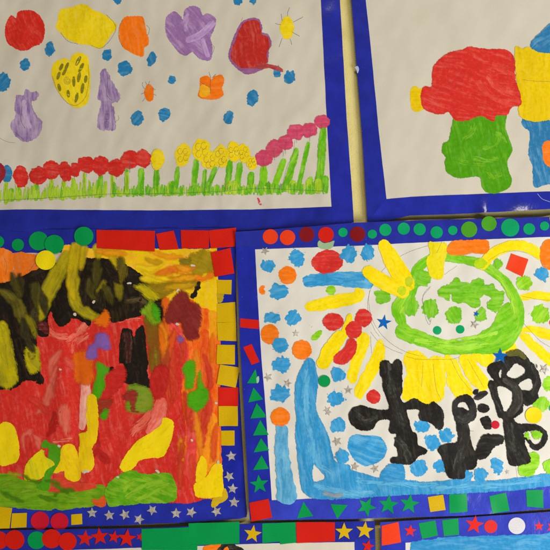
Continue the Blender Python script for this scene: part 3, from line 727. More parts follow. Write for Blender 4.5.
    sk('olive stroke curling right', W('a',440,380,470,460,560,520,610,530), [7,10,12,6], oly)
    yd = paint((196,168,14),(120,106,20),.9,dry=.05,lo=.46,wide=.25)
    sk('yellow drag down from the top band', W('b',-20,110,-40,220,-50,330,-30,420), [12,13,10,6], yd)
    sk('yellow drag into the black', W('b',30,120,20,170,10,230), [9,8,5], yd)
    sk('yellow drag beside the black peak', W('b',200,120,215,170,235,240,240,290), [14,11,8,4], yd)
    sk('short yellow drag', W('b',110,110,118,150,112,185), [10,8,4], yd)
    sk('yellow scrub on the left block', W('h',20,90,40,200,55,330,60,440), [9,11,12,10], paint((200,180,12),(120,110,24),.8,dry=.1))
    sk('olive arc at the left', W('a',5,370,60,400,110,450,150,560), [6,11,14,10], paint((84,76,24),(130,116,30),.9,dry=.1,lo=.46))
    sk('olive fan', W('b',245,165,262,215,255,300), [4,13,9], paint((112,96,18),(70,58,22),.9,lo=.42), rag=1.1)
    sk('faint brown scrub', W('b',300,430,360,425,400,440), 6, dryp((80,66,40),(120,100,60),.55))
    y_o = paint((190,172,12),(120,110,24),.85,lo=.46)
    sp('yellow olive block at the left edge', W('h',-60,60,0,75,50,100,75,170,90,250,120,410,100,460,50,485,10,460,-60,440), y_o, ang=75)
    v = sp('small yellow oval on black', W('h',155,240,190,205,225,215,248,250,250,300,258,358,220,388,185,385,160,320), y_o, rag=.4, ang=60)
    sh.stroke('brush_stroke', W('h',185,240,215,250,215,290,190,295,180,260), 2, dryp((110,104,20),(80,70,20),.2), v)
    v = sp('yellow leaf shape beside the olive patch', W('b',330,345,360,328,420,335,470,380,492,415,450,435,400,415,370,375), y_o, rag=.4, ang=35)
    sh.lines('black_line', [W('b',400,335,440,360,480,400)], v, 1.2, paint((50,44,20)))
    scrub([(12,272),(60,262),(108,252),(130,280),(135,305),(100,318),(60,312),(30,360),(6,330)], [((70,62,20),(100,92,24)),((52,46,24),(84,76,26)),((36,28,20),(60,40,26)),((130,116,18),(90,80,24))], 16, 70, 34, 10, None, 7, .35, .5)
    scrub([(160,322),(216,322),(219,480),(180,495),(165,440)], [((228,112,20),(216,92,24)),((212,72,24),(224,100,28)),((206,58,36),(222,90,50)),((230,132,24),(220,100,20))], 24, 88, 50, 7, None, 8, .3, .12)
    scrub([(95,250),(214,250),(214,300),(165,300),(130,270),(95,262)], [((226,150,16),(230,120,30)),((198,150,16),(160,120,20)),((236,196,20),(230,170,20))], 12, 8, 32, 7, None, 9, .3, .3)
    # ---- maroon, oranges, purple, green
    sp('big maroon blob', W('c',90,560,95,500,130,430,165,385,200,363,240,395,255,430,300,450,320,500,318,580,305,605,305,650,285,672,250,675,225,668,210,640,195,600,185,570,130,575,92,568), paint((124,36,32),(140,52,44),.6), ang=60, rag=.35)
    sp('red oval', W('j',30,350,70,328,115,350,118,400,112,470,90,520,50,548,12,520,2,430), paint((184,36,30),(206,60,46),.5), ang=70, rag=.3)
    sp('orange blob on the black edge', W('i',88,68,110,40,135,15,160,-8,185,20,195,45,185,75,165,108,140,105,110,95), paint((238,108,14),(244,140,40),.5), rag=.5)
    sp('amber patch in the red', W('P',290,130,335,118,365,140,372,175,372,235,350,255,320,250,295,235,290,180), paint((222,98,16),(206,70,24),.7), ang=80)
    sp('purple patch', W('i',92,158,115,138,145,130,180,150,186,185,195,230,175,246,150,245,118,232,112,255,112,288,85,305,50,300,38,285,50,230,90,190), paint((126,88,162),(140,104,176),.4), rag=.3)
    sp('small purple dab', W('j',165,175,185,150,212,165,212,188,190,203,172,192), paint((124,88,150),(150,100,150),.5), rag=.8)
    sp('dark red wash beside the green', W('P',430,200,490,180,495,240,440,300,385,350,370,340,410,260), paint((190,38,32),(206,60,50),.5), rag=.5)
    g = paint((70,158,14),(96,176,30),.4)
    sp('bright green stroke', W('i',98,315,110,308,185,350,180,380,155,410,162,460,120,550,110,580,65,590,62,555,95,430,105,370), g, rag=.3, ang=80)
    sp('dark red smear between greens', W('l',60,40,90,0,150,-10,210,0,170,60,125,85,90,75), paint((150,50,32),(170,70,40),.6), rag=.6)
    sp('small green drop', W('l',125,95,155,50,185,55,172,105,145,122), g, rag=.3)
    sp('lime patch near the top', W('i',370,10,420,-50,450,-60,470,20,500,70,455,95,430,80,400,40), paint((120,150,20),(150,180,40),.7), rag=.8, ang=70)
    sp('bright green oval near the top', W('b',445,440,480,470,492,505,492,545,478,565,455,540,440,490), g, rag=.4)
    sp('green patch right', W('Q',265,160,285,155,300,175,297,225,290,265,255,268,258,235,243,195), g, rag=.5)
    sp('larger green patch right', W('Q',312,198,322,205,328,245,350,285,340,330,305,360,275,345,265,325,268,290,300,265,303,230), g, rag=.6)
    sp('green and olive patch', W('Q',30,262,55,250,80,252,110,262,135,310,122,355,75,364,30,355,22,330,32,300), paint((96,140,24),(140,140,40),.8,lo=.44), rag=.6)
    sp('maroon wedge in the green patch', W('Q',5,300,50,270,75,285,62,340,78,360,50,358,40,320), paint((140,40,32),(170,60,40),.6), rag=.6)
    SOFT[0] = .7
    # ---- bottom band
    sp('green band along the bottom', W('U',-60,255,0,250,40,252,70,262,110,275,150,278,190,308,230,322,330,308,390,290,415,300,425,340,390,368,250,388,225,382,190,390,90,382,30,376,-60,375), paint((88,140,16),(140,170,26),.8,lo=.46), ang=0)
    sp('red wash in the band', W('U',190,310,210,270,240,250,300,282,360,285,385,300,330,312,230,318), paint((200,60,40),(220,100,60),.5), rag=.5)
    sp('orange yellow streak', W('U',362,345,390,350,415,330,415,370,380,372), paint((206,80,30),(220,140,30),.6), rag=.6)
    yl = paint((228,196,12),(232,206,40),.4); ylo = paint((228,190,12),(214,146,20),.7)
    sp('yellow oval at the left edge', W('U',-20,80,0,60,20,45,55,60,76,120,76,190,45,210,10,215,-20,190), yl, rag=.3, ang=80)
    c = sp('green hook shape', W('U',168,130,183,116,200,128,235,140,250,175,238,215,205,255,195,310,150,300,175,260,190,200,196,150,172,145), paint((72,140,18),(96,160,30),.5), rag=.3, ang=60)
    sp('yellow leaf on the green hook', W('U',105,225,118,195,160,160,178,152,180,175,200,190,215,210,180,240,172,262,130,275,100,265), paint((214,192,14),(130,160,20),.7), rag=.5, ang=60)
    c = sp('yellow blob with a small circle', W('U',248,142,285,132,305,165,318,210,320,240,315,270,290,277,262,262,255,235,215,245,240,200), ylo, rag=.3, ang=70)
    sh.lines('brown_line', [circ_pts(*W('U',283,205)[0], 2.2, 2.6, 9)], c, .7, paint((150,100,20)))
    sp('yellow orange column', W('U',315,90,345,80,342,20,350,-55,383,-45,385,100,366,150,372,215,345,240,322,238,312,180,318,120), ylo, rag=.6, ang=85)
    sp('long yellow stroke', W('V',5,210,60,130,110,95,160,60,175,30,210,45,205,105,185,155,165,182,120,185,80,195,40,238,12,235), yl, rag=.3, ang=-50)
    sp('green swirl on the bottom right', W('U',415,325,430,285,470,252,510,236,550,238)+W('V',60,228,90,250,150,245,200,250,222,300,220,350,175,360,60,366,-20,374)+W('U',430,370), paint((84,150,16),(150,184,40),.85,lo=.47), rag=.6, ang=20)
    scrub([(0,465),(40,476),(95,492),(95,500),(0,502)], [((120,160,24),(160,186,40)),((70,120,14),(90,146,20)),((150,170,30),(190,190,50))], 9, 10, 24, 5, None, 10, .35, .5)
    for p_ in ((20,310,60,270,120,275), (30,340,90,300,160,280), (70,350,130,320,190,290)):
        sh.stroke('brush_stroke', W('V', *p_), 4, dryp((118,168,28),(150,186,46),.5))
    sp('yellow patch in the bottom right corner', W('m',395,392,420,385,442,390,445,460,448,545,447,585,300,590,278,560,272,520,300,490,350,460,380,410), paint((230,196,8),(226,160,16),.6), rag=.4, ang=80)
    sp('amber flame', W('m',320,335,345,370,350,410,335,470,290,495,283,460,295,390), ylo, rag=.4, ang=80)
    v = sp('yellow smear running onto the border', W('o',170,180,185,140,215,130,262,130,260,100,270,60,295,105,280,150,220,185,180,205), paint((196,160,20),(160,120,20),.6,dry=.25), rag=.5)
    sp('olive smear between stickers', W('L',384,288,408,290,400,318,385,322), paint((180,150,20),(150,120,20),.7), rag=.6)
    SOFT[0] = 0
    # specks of bare paper
    pm = paper_mat((200,186,170))
    for (wn, x, y, rx, ry, a_) in (('h',375,360,10,5,.3),('h',462,28,14,10,1),('c',172,368,18,7,-.8),('c',265,218,22,4,.1),('j',172,87,16,8,.1),('k',368,275,12,6,.6),('m',258,243,9,8,0),
        ('l',235,465,8,9,0),('l',480,435,16,6,.7),('l',40,432,26,9,-.3),('b',305,325,20,7,-.1),('b',88,438,12,7,-.6),('m',45,430,14,7,.4),('m',420,375,6,14,0),('U',345,238,16,6,0),('m',405,15,14,7,0)):
        p = W(wn, x, y)[0]; k = ws(wn)*.55
        sh.shape('bare_paper_speck', circ_pts(p[0], p[1], rx*k, ry*k, 8, a_), pm, rag=.5, freq=1.2)
    # ---- stickers on the border strips
    for (x, y, r) in ((-1,241.8,6),(18.8,245,6.1),(39.3,241,9.6),(55.2,244.4,9.6),(84.6,236.4,9.6)):
        sh.dot(x, y, r, sGRN, top, 'green round sticker')
    sh.dot(46.6, 260.2, 9.8, sYEL2, top, 'yellow round sticker')
    for q in (W('b',105,0,462,6,460,132,107,112), W('L',143,55,212,42,232,115,158,118), W('L',240,40,352,42,350,112,243,112), W('L',350,42,457,31,453,105,358,112)):
        sh.poly('rectangle_sticker', q, sRED, top, 'red rectangle sticker')
    sh.poly('square_sticker', W('L',358,128,435,110,450,210,374,223), sRED, right, 'red square sticker, tilted')
    sh.poly('square_sticker', W('Q',388,262,465,264,465,337,388,337), sRED, right, 'red square sticker')
    for q in (W('L',382,235,440,235,438,292,384,288), W('L',382,328,453,322,456,402,382,402), W('L',382,403,456,401,458,475,386,472), W('j',412,210,520,212,520,332,408,328), W('j',430,330,548,350,525,472,410,450),
              W('m',420,35,537,35,538,155,422,157), W('m',435,185,518,183,518,275,437,275)):
        sh.poly('square_sticker', q, sYEL, right, 'mustard yellow square sticker')
    for q in (W('n',-30,200,105,212,85,370,-30,372), W('n',105,252,220,250,217,362,95,367), W('U',283,407,325,404,326,445,283,448)):
        sh.poly('square_sticker', q, sYEL, bot, 'mustard yellow square sticker')
    sh.dot(41, 519.7, 9.2, sCRI, bot, 'crimson round sticker'); sh.dot(60.4, 520.5, 8.9, sCRI, bot, 'crimson round sticker')
    rr = random.Random(9)
    for (x, y) in ((92.9,511.8),(110,514.3),(125.4,513.7),(139.4,518.5),(152.6,509.2),(176.5,512.3),(191.5,511.3),(216.7,510.5)):
        sh.star(x, y, 5.6, foil(), bot, 'silver foil star sticker', rr.uniform(-.5, .5), .46)
    for (x, y) in ((234.2,501.6),(232.7,488),(229.4,475.6),(231.4,455.6)):
        sh.star(x, y, 5.6, foil(), right, 'silver foil star sticker', rr.uniform(-.5, .5), .46)
abstract()

# ================================================================== 4 painting with the green ring face, middle right
def face():
    sh = Sheet('painting', 'painting with a green ring, yellow rays, black figures and blue dabs, middle right', 420, 370, .0088, .0022, 63.1, .026, .026)
    sh.bumps = [(290, 330, 12, 60, .0008), (380, 300, 16, 60, .0007), (540, 280, 30, 60, .001), (455, 500, 8, 20, .0006)]
    sh.shape('paper', [(254,248.7),(320,246.3),(360,245),(460,239.8),(550,236),(625,233),(625,482),(550,484.5),(460,490),(340,498.4),(271,499.7),(268.3,460),(265,410),(260.7,360),(257,300)], paper_mat((212,206,194)), smooth=False, rag=.1, freq=.1, grid=2.6, th=.0004)
    B = glossy_blue((40,48,154)); B2 = glossy_blue((33,44,160)); B3 = glossy_blue((54,66,184))
    st = border(sh, [([(235.6,232),(300,227.5),(353,223.2),(420,220.6),(480,219.2),(550,217.2),(625,215),(625,234.5),(550,237),(460,240.6),(360,245.8),(254,249.6),(236.4,251)], 'top blue border strip'),
                ([(236,247),(255,247),(258,300),(261.6,360),(266,410),(269.2,460),(272,500),(272,518),(250,518.2),(246.6,450),(243,390),(240,340),(238.4,290)], 'left blue border strip'),
                ([(250,518.2),(270,498.6),(340,496),(460,488.6),(550,483.6),(625,480),(625,503),(550,506.3),(500,511.5),(460,514),(400,515.8),(340,517.4)], 'bottom blue border strip')], [B, B2, B3])
    top, left, bot = st
    yel = paint((232,202,4),(240,214,24),.6,thin=.42); red = paint((200,44,38),(216,80,66),.5); ora = paint((240,112,14),(246,140,40),.5)
    blu = paint((44,136,186),(104,178,214),.75,lo=.46); blk = paint((34,31,28),(60,54,44),.6,rough=.4,thin=.10)
    blot = paint((48,140,190),(96,172,208),.7)
    # pencil circles first
    sh.lines('pencil_line', [[(453+86*math.cos(q), 305+62*math.sin(q)) for q in np.linspace(math.radians(150), math.radians(262), 14)],
                             [(430+62*math.cos(q), 300+56*math.sin(q)) for q in np.linspace(math.radians(95), math.radians(190), 14)],
                             W('N',430,260,400,300,410,380,425,410,432,385), W('S',195,45,230,85,280,115,320,130), W('S',330,0,290,-60), W('N',195,455,200,520), W('Y',405,195,415,275), W('T',225,432,245,432)], None, .4, label='faint pencil circles behind the ring')
    # blue water band and tall strokes
    c = sh.shape('painted_water', W('R',345,150,358,148,372,170,378,205,384,240,375,340,400,400,425,455,434,500)+W('X',360,165,378,200,430,212)+W('Z',120,230,200,255,235,262,330,268,400,278,480,272,550,266)+W('Y',230,275,350,268,450,255,550,243,760,235,760,285)+W('Y',550,290,400,308,150,322,0,324)+W('Z',150,338,0,342)+W('X',380,345,290,340,255,322,240,290,228,200,218,100)+W('R',296,430,300,385,295,330,297,250,318,190,335,160),
                 paint((46,134,182),(92,166,202),.7,lo=.48,wide=.2), holes=[W('X',290,208,315,235,330,262,288,272)], rag=.4, ang=80, label='blue water: a tall stroke that bends into a long band along the bottom')
    for p_ in (('Z',(150,270,300,285,450,290),5),('Z',(0,300,100,315,200,320),5),('Y',(100,300,300,290,500,268),5),('X',(270,130,300,200,350,240),5),('X',(300,290,400,320,480,330),6),('R',(340,200,335,300,345,400),6),('R',(350,420,365,480,375,545),6)):
        sh.stroke('brush_stroke', W(p_[0], *p_[1]), p_[2], paint((82,158,196),(112,180,208),.6,dry=.7), c, rag=.6)
    sh.stroke('brush_stroke', W('X',330,320,370,328,395,325), 3.5, paint((120,140,150),(150,150,150),.6,dry=.5), c, label='grey smudge in the water')
    sh.shape('painted_wave', W('Z',232,262,240,235,262,212,285,205,300,197,325,215,330,245,325,268,280,275,240,270), paint((44,132,182),(80,160,200),.5), rag=.6, label='blue hump rising from the water')
    sh.stroke('painted_stroke', W('X',165,70,163,140,168,200,178,280,182,325), [10,12,13,15,19], paint((70,146,186),(120,180,206),.9,dry=.16,lo=.44), rag=.9, label='blue stroke below an orange disc')
    sh.stroke('painted_stroke', W('M',345,240,440,230,550,232)+W('N',100,238,188,245), [11,13,13.5,13,11], blu, rag=.5, label='horizontal blue bar')
    sh.shape('painted_pool', W('Z',115,105,135,92,180,96,225,98,252,125,258,160,230,195,180,213,145,200,118,165,108,135), blu, rag=.4, ang=20, label='large blue rounded patch')
    # yellow strokes
    sh.stroke('painted_ray', W('M',352,340,440,322,540,300)+W('N',150,280), [9,12,13,11,8], yel, rag=.5, label='yellow bar below the blue bar')
    sh.stroke('painted_ray', W('N',115,378,95,440,55,490,10,560), [5,8,13,12], yel, rag=.5, label='yellow ray behind the red dabs')
    sh.shape('painted_ray', W('R',470,40,485,60,478,90,440,150,418,183,388,162,402,110,445,55), yel, rag=.4, ang=-55, label='yellow ray right of the orange disc')
    for q in (W('S',108,232,112,190,135,110,148,60,170,48,190,65,185,110,160,170,138,242), W('S',135,290,140,255,200,140,222,85,240,80,252,125,230,190,175,280,155,308)):
        sh.shape('painted_ray', q, yel, rag=.5, ang=-70, label='yellow ray left of the black figure')
    rays = ((W('S',323,148,350,120,392,130,402,200,396,310,352,316,320,300,336,200),'first yellow ray below the ring, from the left'), (W('S',390,125,425,165,430,220,440,280,420,330,395,320,385,280,385,180),'second yellow ray below the ring'), (W('T',28,140,60,152,78,165,78,290,72,315,58,330,35,305,30,220),'third yellow ray below the ring'), (W('T',75,150,128,148,135,200,122,300,95,322,76,330,78,250),'fourth yellow ray below the ring'),
            (W('T',130,140,175,152,200,210,240,278,212,300,180,305,140,235),'fifth yellow ray below the ring'), (W('T',190,142,240,135,262,175,303,240,288,275,262,268,225,230,195,180),'sixth yellow ray below the ring'), (W('T',240,130,300,108,322,150,300,182,270,170,250,150),'short yellow ray beside the blue star'), (W('T',325,90,370,72,395,85,415,120,370,125,345,115),'yellow patch right of the blue star'))
    for q, lb in rays:
        c = sh.shape('painted_ray', q, yel, rag=.9, ang=78, label=lb)
    pass
    sh.lines('pencil_line', [W('S',335,140,370,150,400,152,500,152,540,145), W('T',155,150,190,220,235,275), W('T',220,150,260,220,285,265), W('S',400,160,395,260), W('S',440,170,450,260,470,310)], None, .35)
    sh.shape('painted_ray', W('e',355,22,390,8,430,15,470,40,520,55,570,60,640,60,640,20,550,0,450,-25,380,-20,360,0), yel, rag=.5, ang=10, label='upper yellow ray at the right edge')
    sh.shape('painted_ray', W('e',355,28,400,22,440,60,500,110,550,150,640,220,640,260,550,225,500,190,440,130,385,80), yel, rag=.5, ang=40, label='lower yellow ray at the right edge')
    sh.lines('pencil_line', [W('O',435,400,500,470,550,500), W('O',430,298,500,312,550,315)], None, .4)
    sh.stroke('painted_ray', W('O',430,305,490,295,560,305,640,300), [5,8,8.5,8], yel, rag=.4, label='thin yellow ray right of the ring')
    # green ring
    ringm = paint((104,178,20),(160,206,50),.75,lo=.46)
    rg = sh.stroke('painted_ring', W('N',318,400,305,350,335,300,365,245,378,195,420,158,480,148)+W('O',195,155,260,168,310,195,360,235,395,285,415,335,418,385,400,430,370,470,310,492,230,495,150,500,80,480,20,458)+W('N',345,450,322,436),
                  [8,14,13,11,9,8,7.5,8,9,9,8,9,10,11,14,16,15,14,13,14,13,14,15], ringm, rag=.5, label='big lime green ring')
    sh.shape('green_paint', W('O',330,380,350,345,385,325,405,350,415,400,400,440,370,470,330,480,280,470,260,450,300,425,325,400), ringm, rg, rag=.5, ang=-40)
    for p_ in (('O',(20,470,120,478,220,465,330,440),4),('O',(280,170,340,220,385,290,405,360),4),('O',(100,495,200,500,300,485),5),('N',(310,360,330,310,360,265),3)):
        sh.stroke('brush_stroke', W(p_[0], *p_[1]), p_[2], paint((146,202,42),(176,214,70),.6,dry=.62), rg, rag=.5)
    sh.lines('pencil_line', [W('O',10,470,60,490,120,500,200,485,270,460), W('O',230,155,280,185)], rg, .5, paint((50,90,30)))
    sh.lines('pencil_line', [W('O',75,265,45,305,50,350), W('O',60,375,75,400,70,380), W('O',130,215,180,180)], None, .35)
    # green blotches
    sh.shape('painted_blotch', W('O',103,285,125,262,152,250,165,235,185,230,200,242,232,245,245,235,283,235,285,258,320,252,330,272,360,280,362,305,352,340,330,362,300,345,300,322,318,310,305,298,285,287,272,310,268,335,240,342,205,325,172,322,162,312,155,282,148,315,125,305), MID, rag=1.0, freq=.9, label='wide green blotch inside the ring')
    for (wn, x, y, rx, ry) in (('O',75,347,31,36),('O',168,373,32,35),('O',272,372,23,26),('N',245,300,31,28),('N',355,340,28,34),('N',399,228,34,34),('O',340,175,18,20),('O',440,246,32,28),('O',502,370,38,35),('O',550,218,8,14),
                      ('T',540,248,27,29),('T',505,327,36,28),('Y',540,213,24,29),('N',340,245,13,15)):
        p = W(wn, x, y)[0]
        sh.dab('painted_dab', p[0], p[1], rx*.2545, ry*.2545, MID if x < 400 or wn == 'N' else LIME, spike=1.4, label='green dab')
    sh.shape('painted_blotch', W('Y',420,215,450,195,460,165,490,165,500,195,485,225,470,250,430,250,418,232), LIME, rag=.8, label='lime blotch at the foot of the black stem')
    p = W('M',433,275)[0]; sh.dab('painted_dab', p[0], p[1], 5.3, 4.4, LIME, spike=.7, label='green dab')
    sh.shape('painted_dab', W('M',358,460,375,440,392,432,398,445,380,465,360,468), LIME, rag=.6, label='small lime smear')
    p = W('M',357,414)[0]; sh.dab('painted_dab', p[0], p[1], 1.6, 1.2, LIME, spike=.3, label='tiny lime spot')
    # yellow over the ring
    c = sh.stroke('painted_ray', W('N',248,100,275,150,305,200,340,250), [11,16,17,14], yel, rag=.4, label='yellow ray crossing the top left of the ring')
    sh.stroke('painted_ray', W('N',188,205,240,240,320,280), [12,15,13], yel, rag=.4, label='lower yellow ray crossing the ring')
    sh.dab('yellow_patch', *W('N',345,242)[0], 3.4, 5, paint((180,190,16),(200,200,40),.5), c, spike=.4); sh.dab('yellow_patch', *W('N',318,278)[0], 4, 4.4, paint((180,196,16),(200,200,40),.5), c, spike=.4)
    sh.shape('painted_ray', W('O',68,95,75,85,100,92,135,92,140,120,132,160,125,215,110,232,75,222,68,195,62,160,75,130), paint((220,200,14),(200,190,30),.6), rag=.4, ang=85, label='yellow ray crossing the top of the ring')
    sh.stroke('painted_ray', W('O',278,178,305,145,350,115,410,100,460,112,502,135), [9,10,9.5,9,10,9], yel, rag=.4, label='curved yellow ray at the top right of the ring')
    sh.dab('painted_dab', *W('O',270,172)[0], 6, 5, paint((170,196,16),(190,204,30),.5), spike=.5, label='yellow green mixed patch')
    sh.lines('pencil_line', [W('O',300,160,350,130,400,122,450,130), W('O',120,85,100,130)], None, .35)
    # orange and red
    for (wn, x, y, rx, ry, lb) in (('M',265,217,34,34,'orange disc near the top left'),('M',197,447,34,37,'orange disc at the left, touching a blue dab'),('M',321,508,37,37,'orange disc above the tall blue stroke'),('R',237,377,37,36,'orange disc at the foot of the left column')):
        p = W(wn, x, y)[0]; sh.shape('painted_disc', circ_pts(p[0], p[1], rx*.2545, ry*.2545, 14), ora, rag=.5, freq=.8, label=lb)
    sh.shape('painted_disc', W('M',155,270,168,258,182,262,172,270,180,285,170,292,158,288), ora, rag=.3, label='small orange crescent')
    sh.shape('painted_blot', W('O',140,112,165,85,200,82,290,80,304,105,290,130,240,130,200,138,150,135), ora, rag=.4, label='long orange patch under the green stickers')
    sh.shape('painted_blot', circ_pts(546.5, 254.8, 8.4, 15, 16), ora, rag=.4, label='orange oval at the right edge')
    sh.shape('painted_disc', circ_pts(*W('M',420,164)[0], 15.3, 11.4, 16, -.1), red, rag=.6, freq=.6, label='large red oval')
    for (wn, x, y, rx, ry, lb) in (('N',50,398,40,33,'red oval left of a pair of red dabs'),('N',168,383,32,33,'upper red dab of the pair'),('N',130,430,32,32,'lower red dab of the pair'),('S',208,298,26,26,'small red dot beside the black figure'),('O',555,402,18,16,'red spot at the right edge')):
        p = W(wn, x, y)[0]; sh.shape('painted_disc', circ_pts(p[0], p[1], rx*.2545, ry*.2545, 14), red, rag=.5, freq=.7, label=lb)
    sh.shape('painted_stroke', W('S',108,75,128,70,142,90,138,120,120,152,88,172,58,165,52,145,65,128,90,112), red, rag=.4, ang=-50, label='bean shaped red stroke')
    # blue dabs
    for (wn, x, y, rx, ry) in (('M',190,180,30,25),('M',303,147,31,32),('N',112,135,30,32),('N',183,130,29,32),('M',230,281,36,31),('M',207,380,30,25),('M',287,384,31,29),('M',237,489,29,30),('R',240,173,37,32),
             ('R',235,287,37,32),('R',462,210,28,28),('R',453,307,32,30),('Z',66,57,35,30),('Z',85,177,28,29),('Z',397,57,28,26),('Z',438,121,31,31),('Z',490,97,27,28),('Z',385,222,32,34),('Z',465,215,23,28),
             ('Y',337,212,25,33),('Y',272,248,27,28),('Y',220,255,20,20),('O',513,212,26,27)):
        p = W(wn, x, y)[0]
        sh.dab('painted_dab', p[0], p[1], rx*.2545, ry*.2545, blot, spike=1.7, label='blue dab with ragged edges')
    # black figures
    f1 = sh.shape('painted_figure', W('S',233,175,240,160,262,155,278,172,290,158,305,152,318,172,318,230,320,270,312,300,328,322,365,305,400,322,425,328,442,318,475,348,481,400,465,428,430,400,395,388,382,372,388,352,360,345,335,350,345,390,358,435,352,445)+W('Z',320,85,368,85,378,105,380,132,412,148,412,165,385,175,352,208,310,205,275,200,280,182,305,178,300,150,290,130,298,90,280,88,268,78)+W('S',262,430,270,415,268,388,225,390,205,420,180,428,150,425,118,400,112,365,130,340,165,332,200,345,262,348,262,310,245,265,245,230,233,210), blk, rag=.4, ang=75, label='left black figure with an outstretched arm')
    f2 = sh.shape('painted_figure', W('T',160,345,165,320,182,298,215,290,240,305,256,345,250,385,225,402,228,440,238,490)+W('Y',240,140,258,180,250,220,212,232,205,262,160,262,140,245,130,205,118,175,105,150,130,130,180,118,178,60,170,30), blk, holes=[W('T',182,335,195,320,212,322,225,348,205,340,190,338)], rag=.5, ang=80, label='middle black figure with a small round head')
    f3 = sh.shape('painted_figure', W('e',165,215,200,195,240,182,270,150,300,128,330,124,372,135,420,190,450,225,468,260,480,330,460,380,465,410,400,458,378,445,372,490,335,520,300,548)+W('Y',400,32,418,50,480,52,520,72,532,105,510,142,478,150,448,110,440,108,452,150,466,192,448,205,385,208,372,140,362,60,358,30)+W('e',225,525,205,450,185,400,163,330,175,305,200,308,188,285,158,245), blk,
             holes=[W('e',325,203,355,215,382,240,375,262,320,290,280,275,290,245), W('e',412,292,430,325,418,360,375,362,345,335,370,310), W('e',222,342,262,345,290,365,308,390,300,450,268,492,248,450,228,395), W('e',240,235,228,265,235,288,243,258),
                    W('Y',438,88,465,78,495,78,508,98,498,122,480,128,462,108)], rag=.45, ang=60, label='right black figure with a big round head like spectacles')
    sh.stroke('brush_stroke', W('e',260,300,330,350,345,430,300,510), [3,7,8,5], paint((50,46,40),(68,62,50),.8,dry=.4), f3)
    sh.stroke('brush_stroke', W('e',285,140,340,135,380,165), [4,6,3], paint((90,86,30),(60,54,30),.8,dry=.45), f3, label='olive scrub on the head')
    sh.dab('green_dab', *W('Y',488,92)[0], 5.0, 4.3, LIME, f3, spike=.7)
    sh.shape('green_dab', W('Y',440,100,455,80,462,100,470,112,458,112,452,105), LIME, f3, rag=.5)
    sh.shape('painted_mark', W('Y',250,175,255,145,270,110,290,90,355,95,360,120,325,140,300,170,275,190,255,185), blk, rag=.9, label='black diagonal mark between two figures')
    sh.shape('painted_mark', circ_pts(*W('T',283,343)[0], 6, 4.2, 12, .1), blk, rag=.4, label='short black bar in a column of marks')
    sh.shape('painted_mark', W('T',272,385,300,374,312,395,312,422,290,425,278,405), blk, rag=.4, label='lowest mark of a column of black marks')
    sh.shape('painted_mark', W('e',62,385,95,350,102,366,85,390), blk, rag=.5, label='small top mark of a column of black marks')
    sh.shape('painted_mark', W('e',75,412,105,382,150,372,152,392,100,418), paint((34,31,28),(66,58,46),.7,dry=.1,thin=.1), rag=.6, label='slanting black mark')
    sc = paint((43,40,36),(60,55,47),.7,dry=.62,rough=.4)
    for f_, p_, w_ in ((f1, W('S',262,180,275,260,300,330,325,400), 7), (f1, W('S',140,360,175,385,215,372), 6), (f1, W('Z',300,110,330,150,345,190), 6), (f2, W('Y',205,30,215,90,200,150,180,220), 8), (f2, W('T',180,380,215,392,235,360), 5),
                       (f3, W('Y',385,60,400,130,425,190), 7), (f3, W('e',440,220,460,290,440,370), 5), (f3, W('e',180,340,205,420,235,500), 4)):
        sh.stroke('brush_stroke', p_, w_, sc, f_, rag=.6)
    # stickers glued on the paper
    sh.dot(436, 329.9, 4.3, sTEAL, None, 'small teal round sticker in the ring, left one'); sh.dot(458.9, 328.9, 4.2, sTEAL, None, 'small teal round sticker in the ring, right one')
    sh.dot(324, 380.3, 6.0, sGRN, None, 'green round sticker beside a blue dab'); sh.dot(531.6, 414, 8.2, sYEL2, None, 'yellow round sticker beside the black head'); sh.dot(494, 423.8, 4.1, sCRI, None, 'small red round sticker between the black marks')
    sh.dot(550.5, 407, 4, sTEAL, None, 'green round sticker at the right edge')
    sh.poly('square_sticker', W('O',390,132,457,155,434,223,370,192), sORA, None, 'red square sticker, tilted', ang=20)
    sh.star(382.9, 322, 7.9, sBLU, None, 'blue star sticker left of the ring', .15, .40); sh.star(498.2, 355.5, 8.0, sBLU, None, 'blue star sticker on the black head', .05, .42)
    sh.star(474.7, 313.5, 3.2, sBLU, None, 'tiny blue star sticker inside the ring', .3)
    for (wn, x, y, r) in (('M',178,122,17),('M',297,443,15),('R',190,222,18),('R',265,245,18),('R',502,272,18),('R',420,350,17),('R',458,472,19),('Z',135,217,17),('Z',213,225,18),('O',248,408,18),('T',520,190,22),('Y',374,236,10),('X',345,5,14)):
        p = W(wn, x, y)[0]; r_ = random.Random(x)
        sh.star(p[0], p[1], r*.2545, foil(), None, 'silver foil star sticker', r_.uniform(-.5, .5), .42)
    # border stickers
    for (x, y, r, m_, lb) in ((270.4,237,7.6,sORA,'orange red'),(287.4,237.8,7.6,sORA,'orange red'),(306.5,234.8,7.6,sDRD,'dark red'),(325.6,235,7.8,sRED,'red'),(342.4,232.7,4.6,sTEAL,'small teal'),(356.9,234.5,7.6,sDRD,'dark red'),(371.4,234.5,4.5,sTEAL,'small teal'),
            (384.4,230.2,6.1,sTEAL,'teal'),(402.7,229,6.1,sTEAL,'teal'),(418.5,229.7,6.1,sTEAL,'teal'),(435.3,232.7,6.1,sTEAL,'teal'),(451.3,230.7,4.6,sTEAL,'small teal'),(467.5,229.8,8,sOLI,'leaf green'),(487.4,224,7.6,sOLI,'leaf green'),(508.2,228,9,sTEAL,'teal'),(527,229.4,5.8,sTEAL,'teal'),(542.2,226.4,4.5,sTEAL,'small teal')):
        sh.dot(x, y, r, m_, top, lb+' round sticker')
    sh.poly('square_sticker', [(547,218),(560,216),(562,230),(549.5,231)], sYEL, top, 'yellow square sticker')
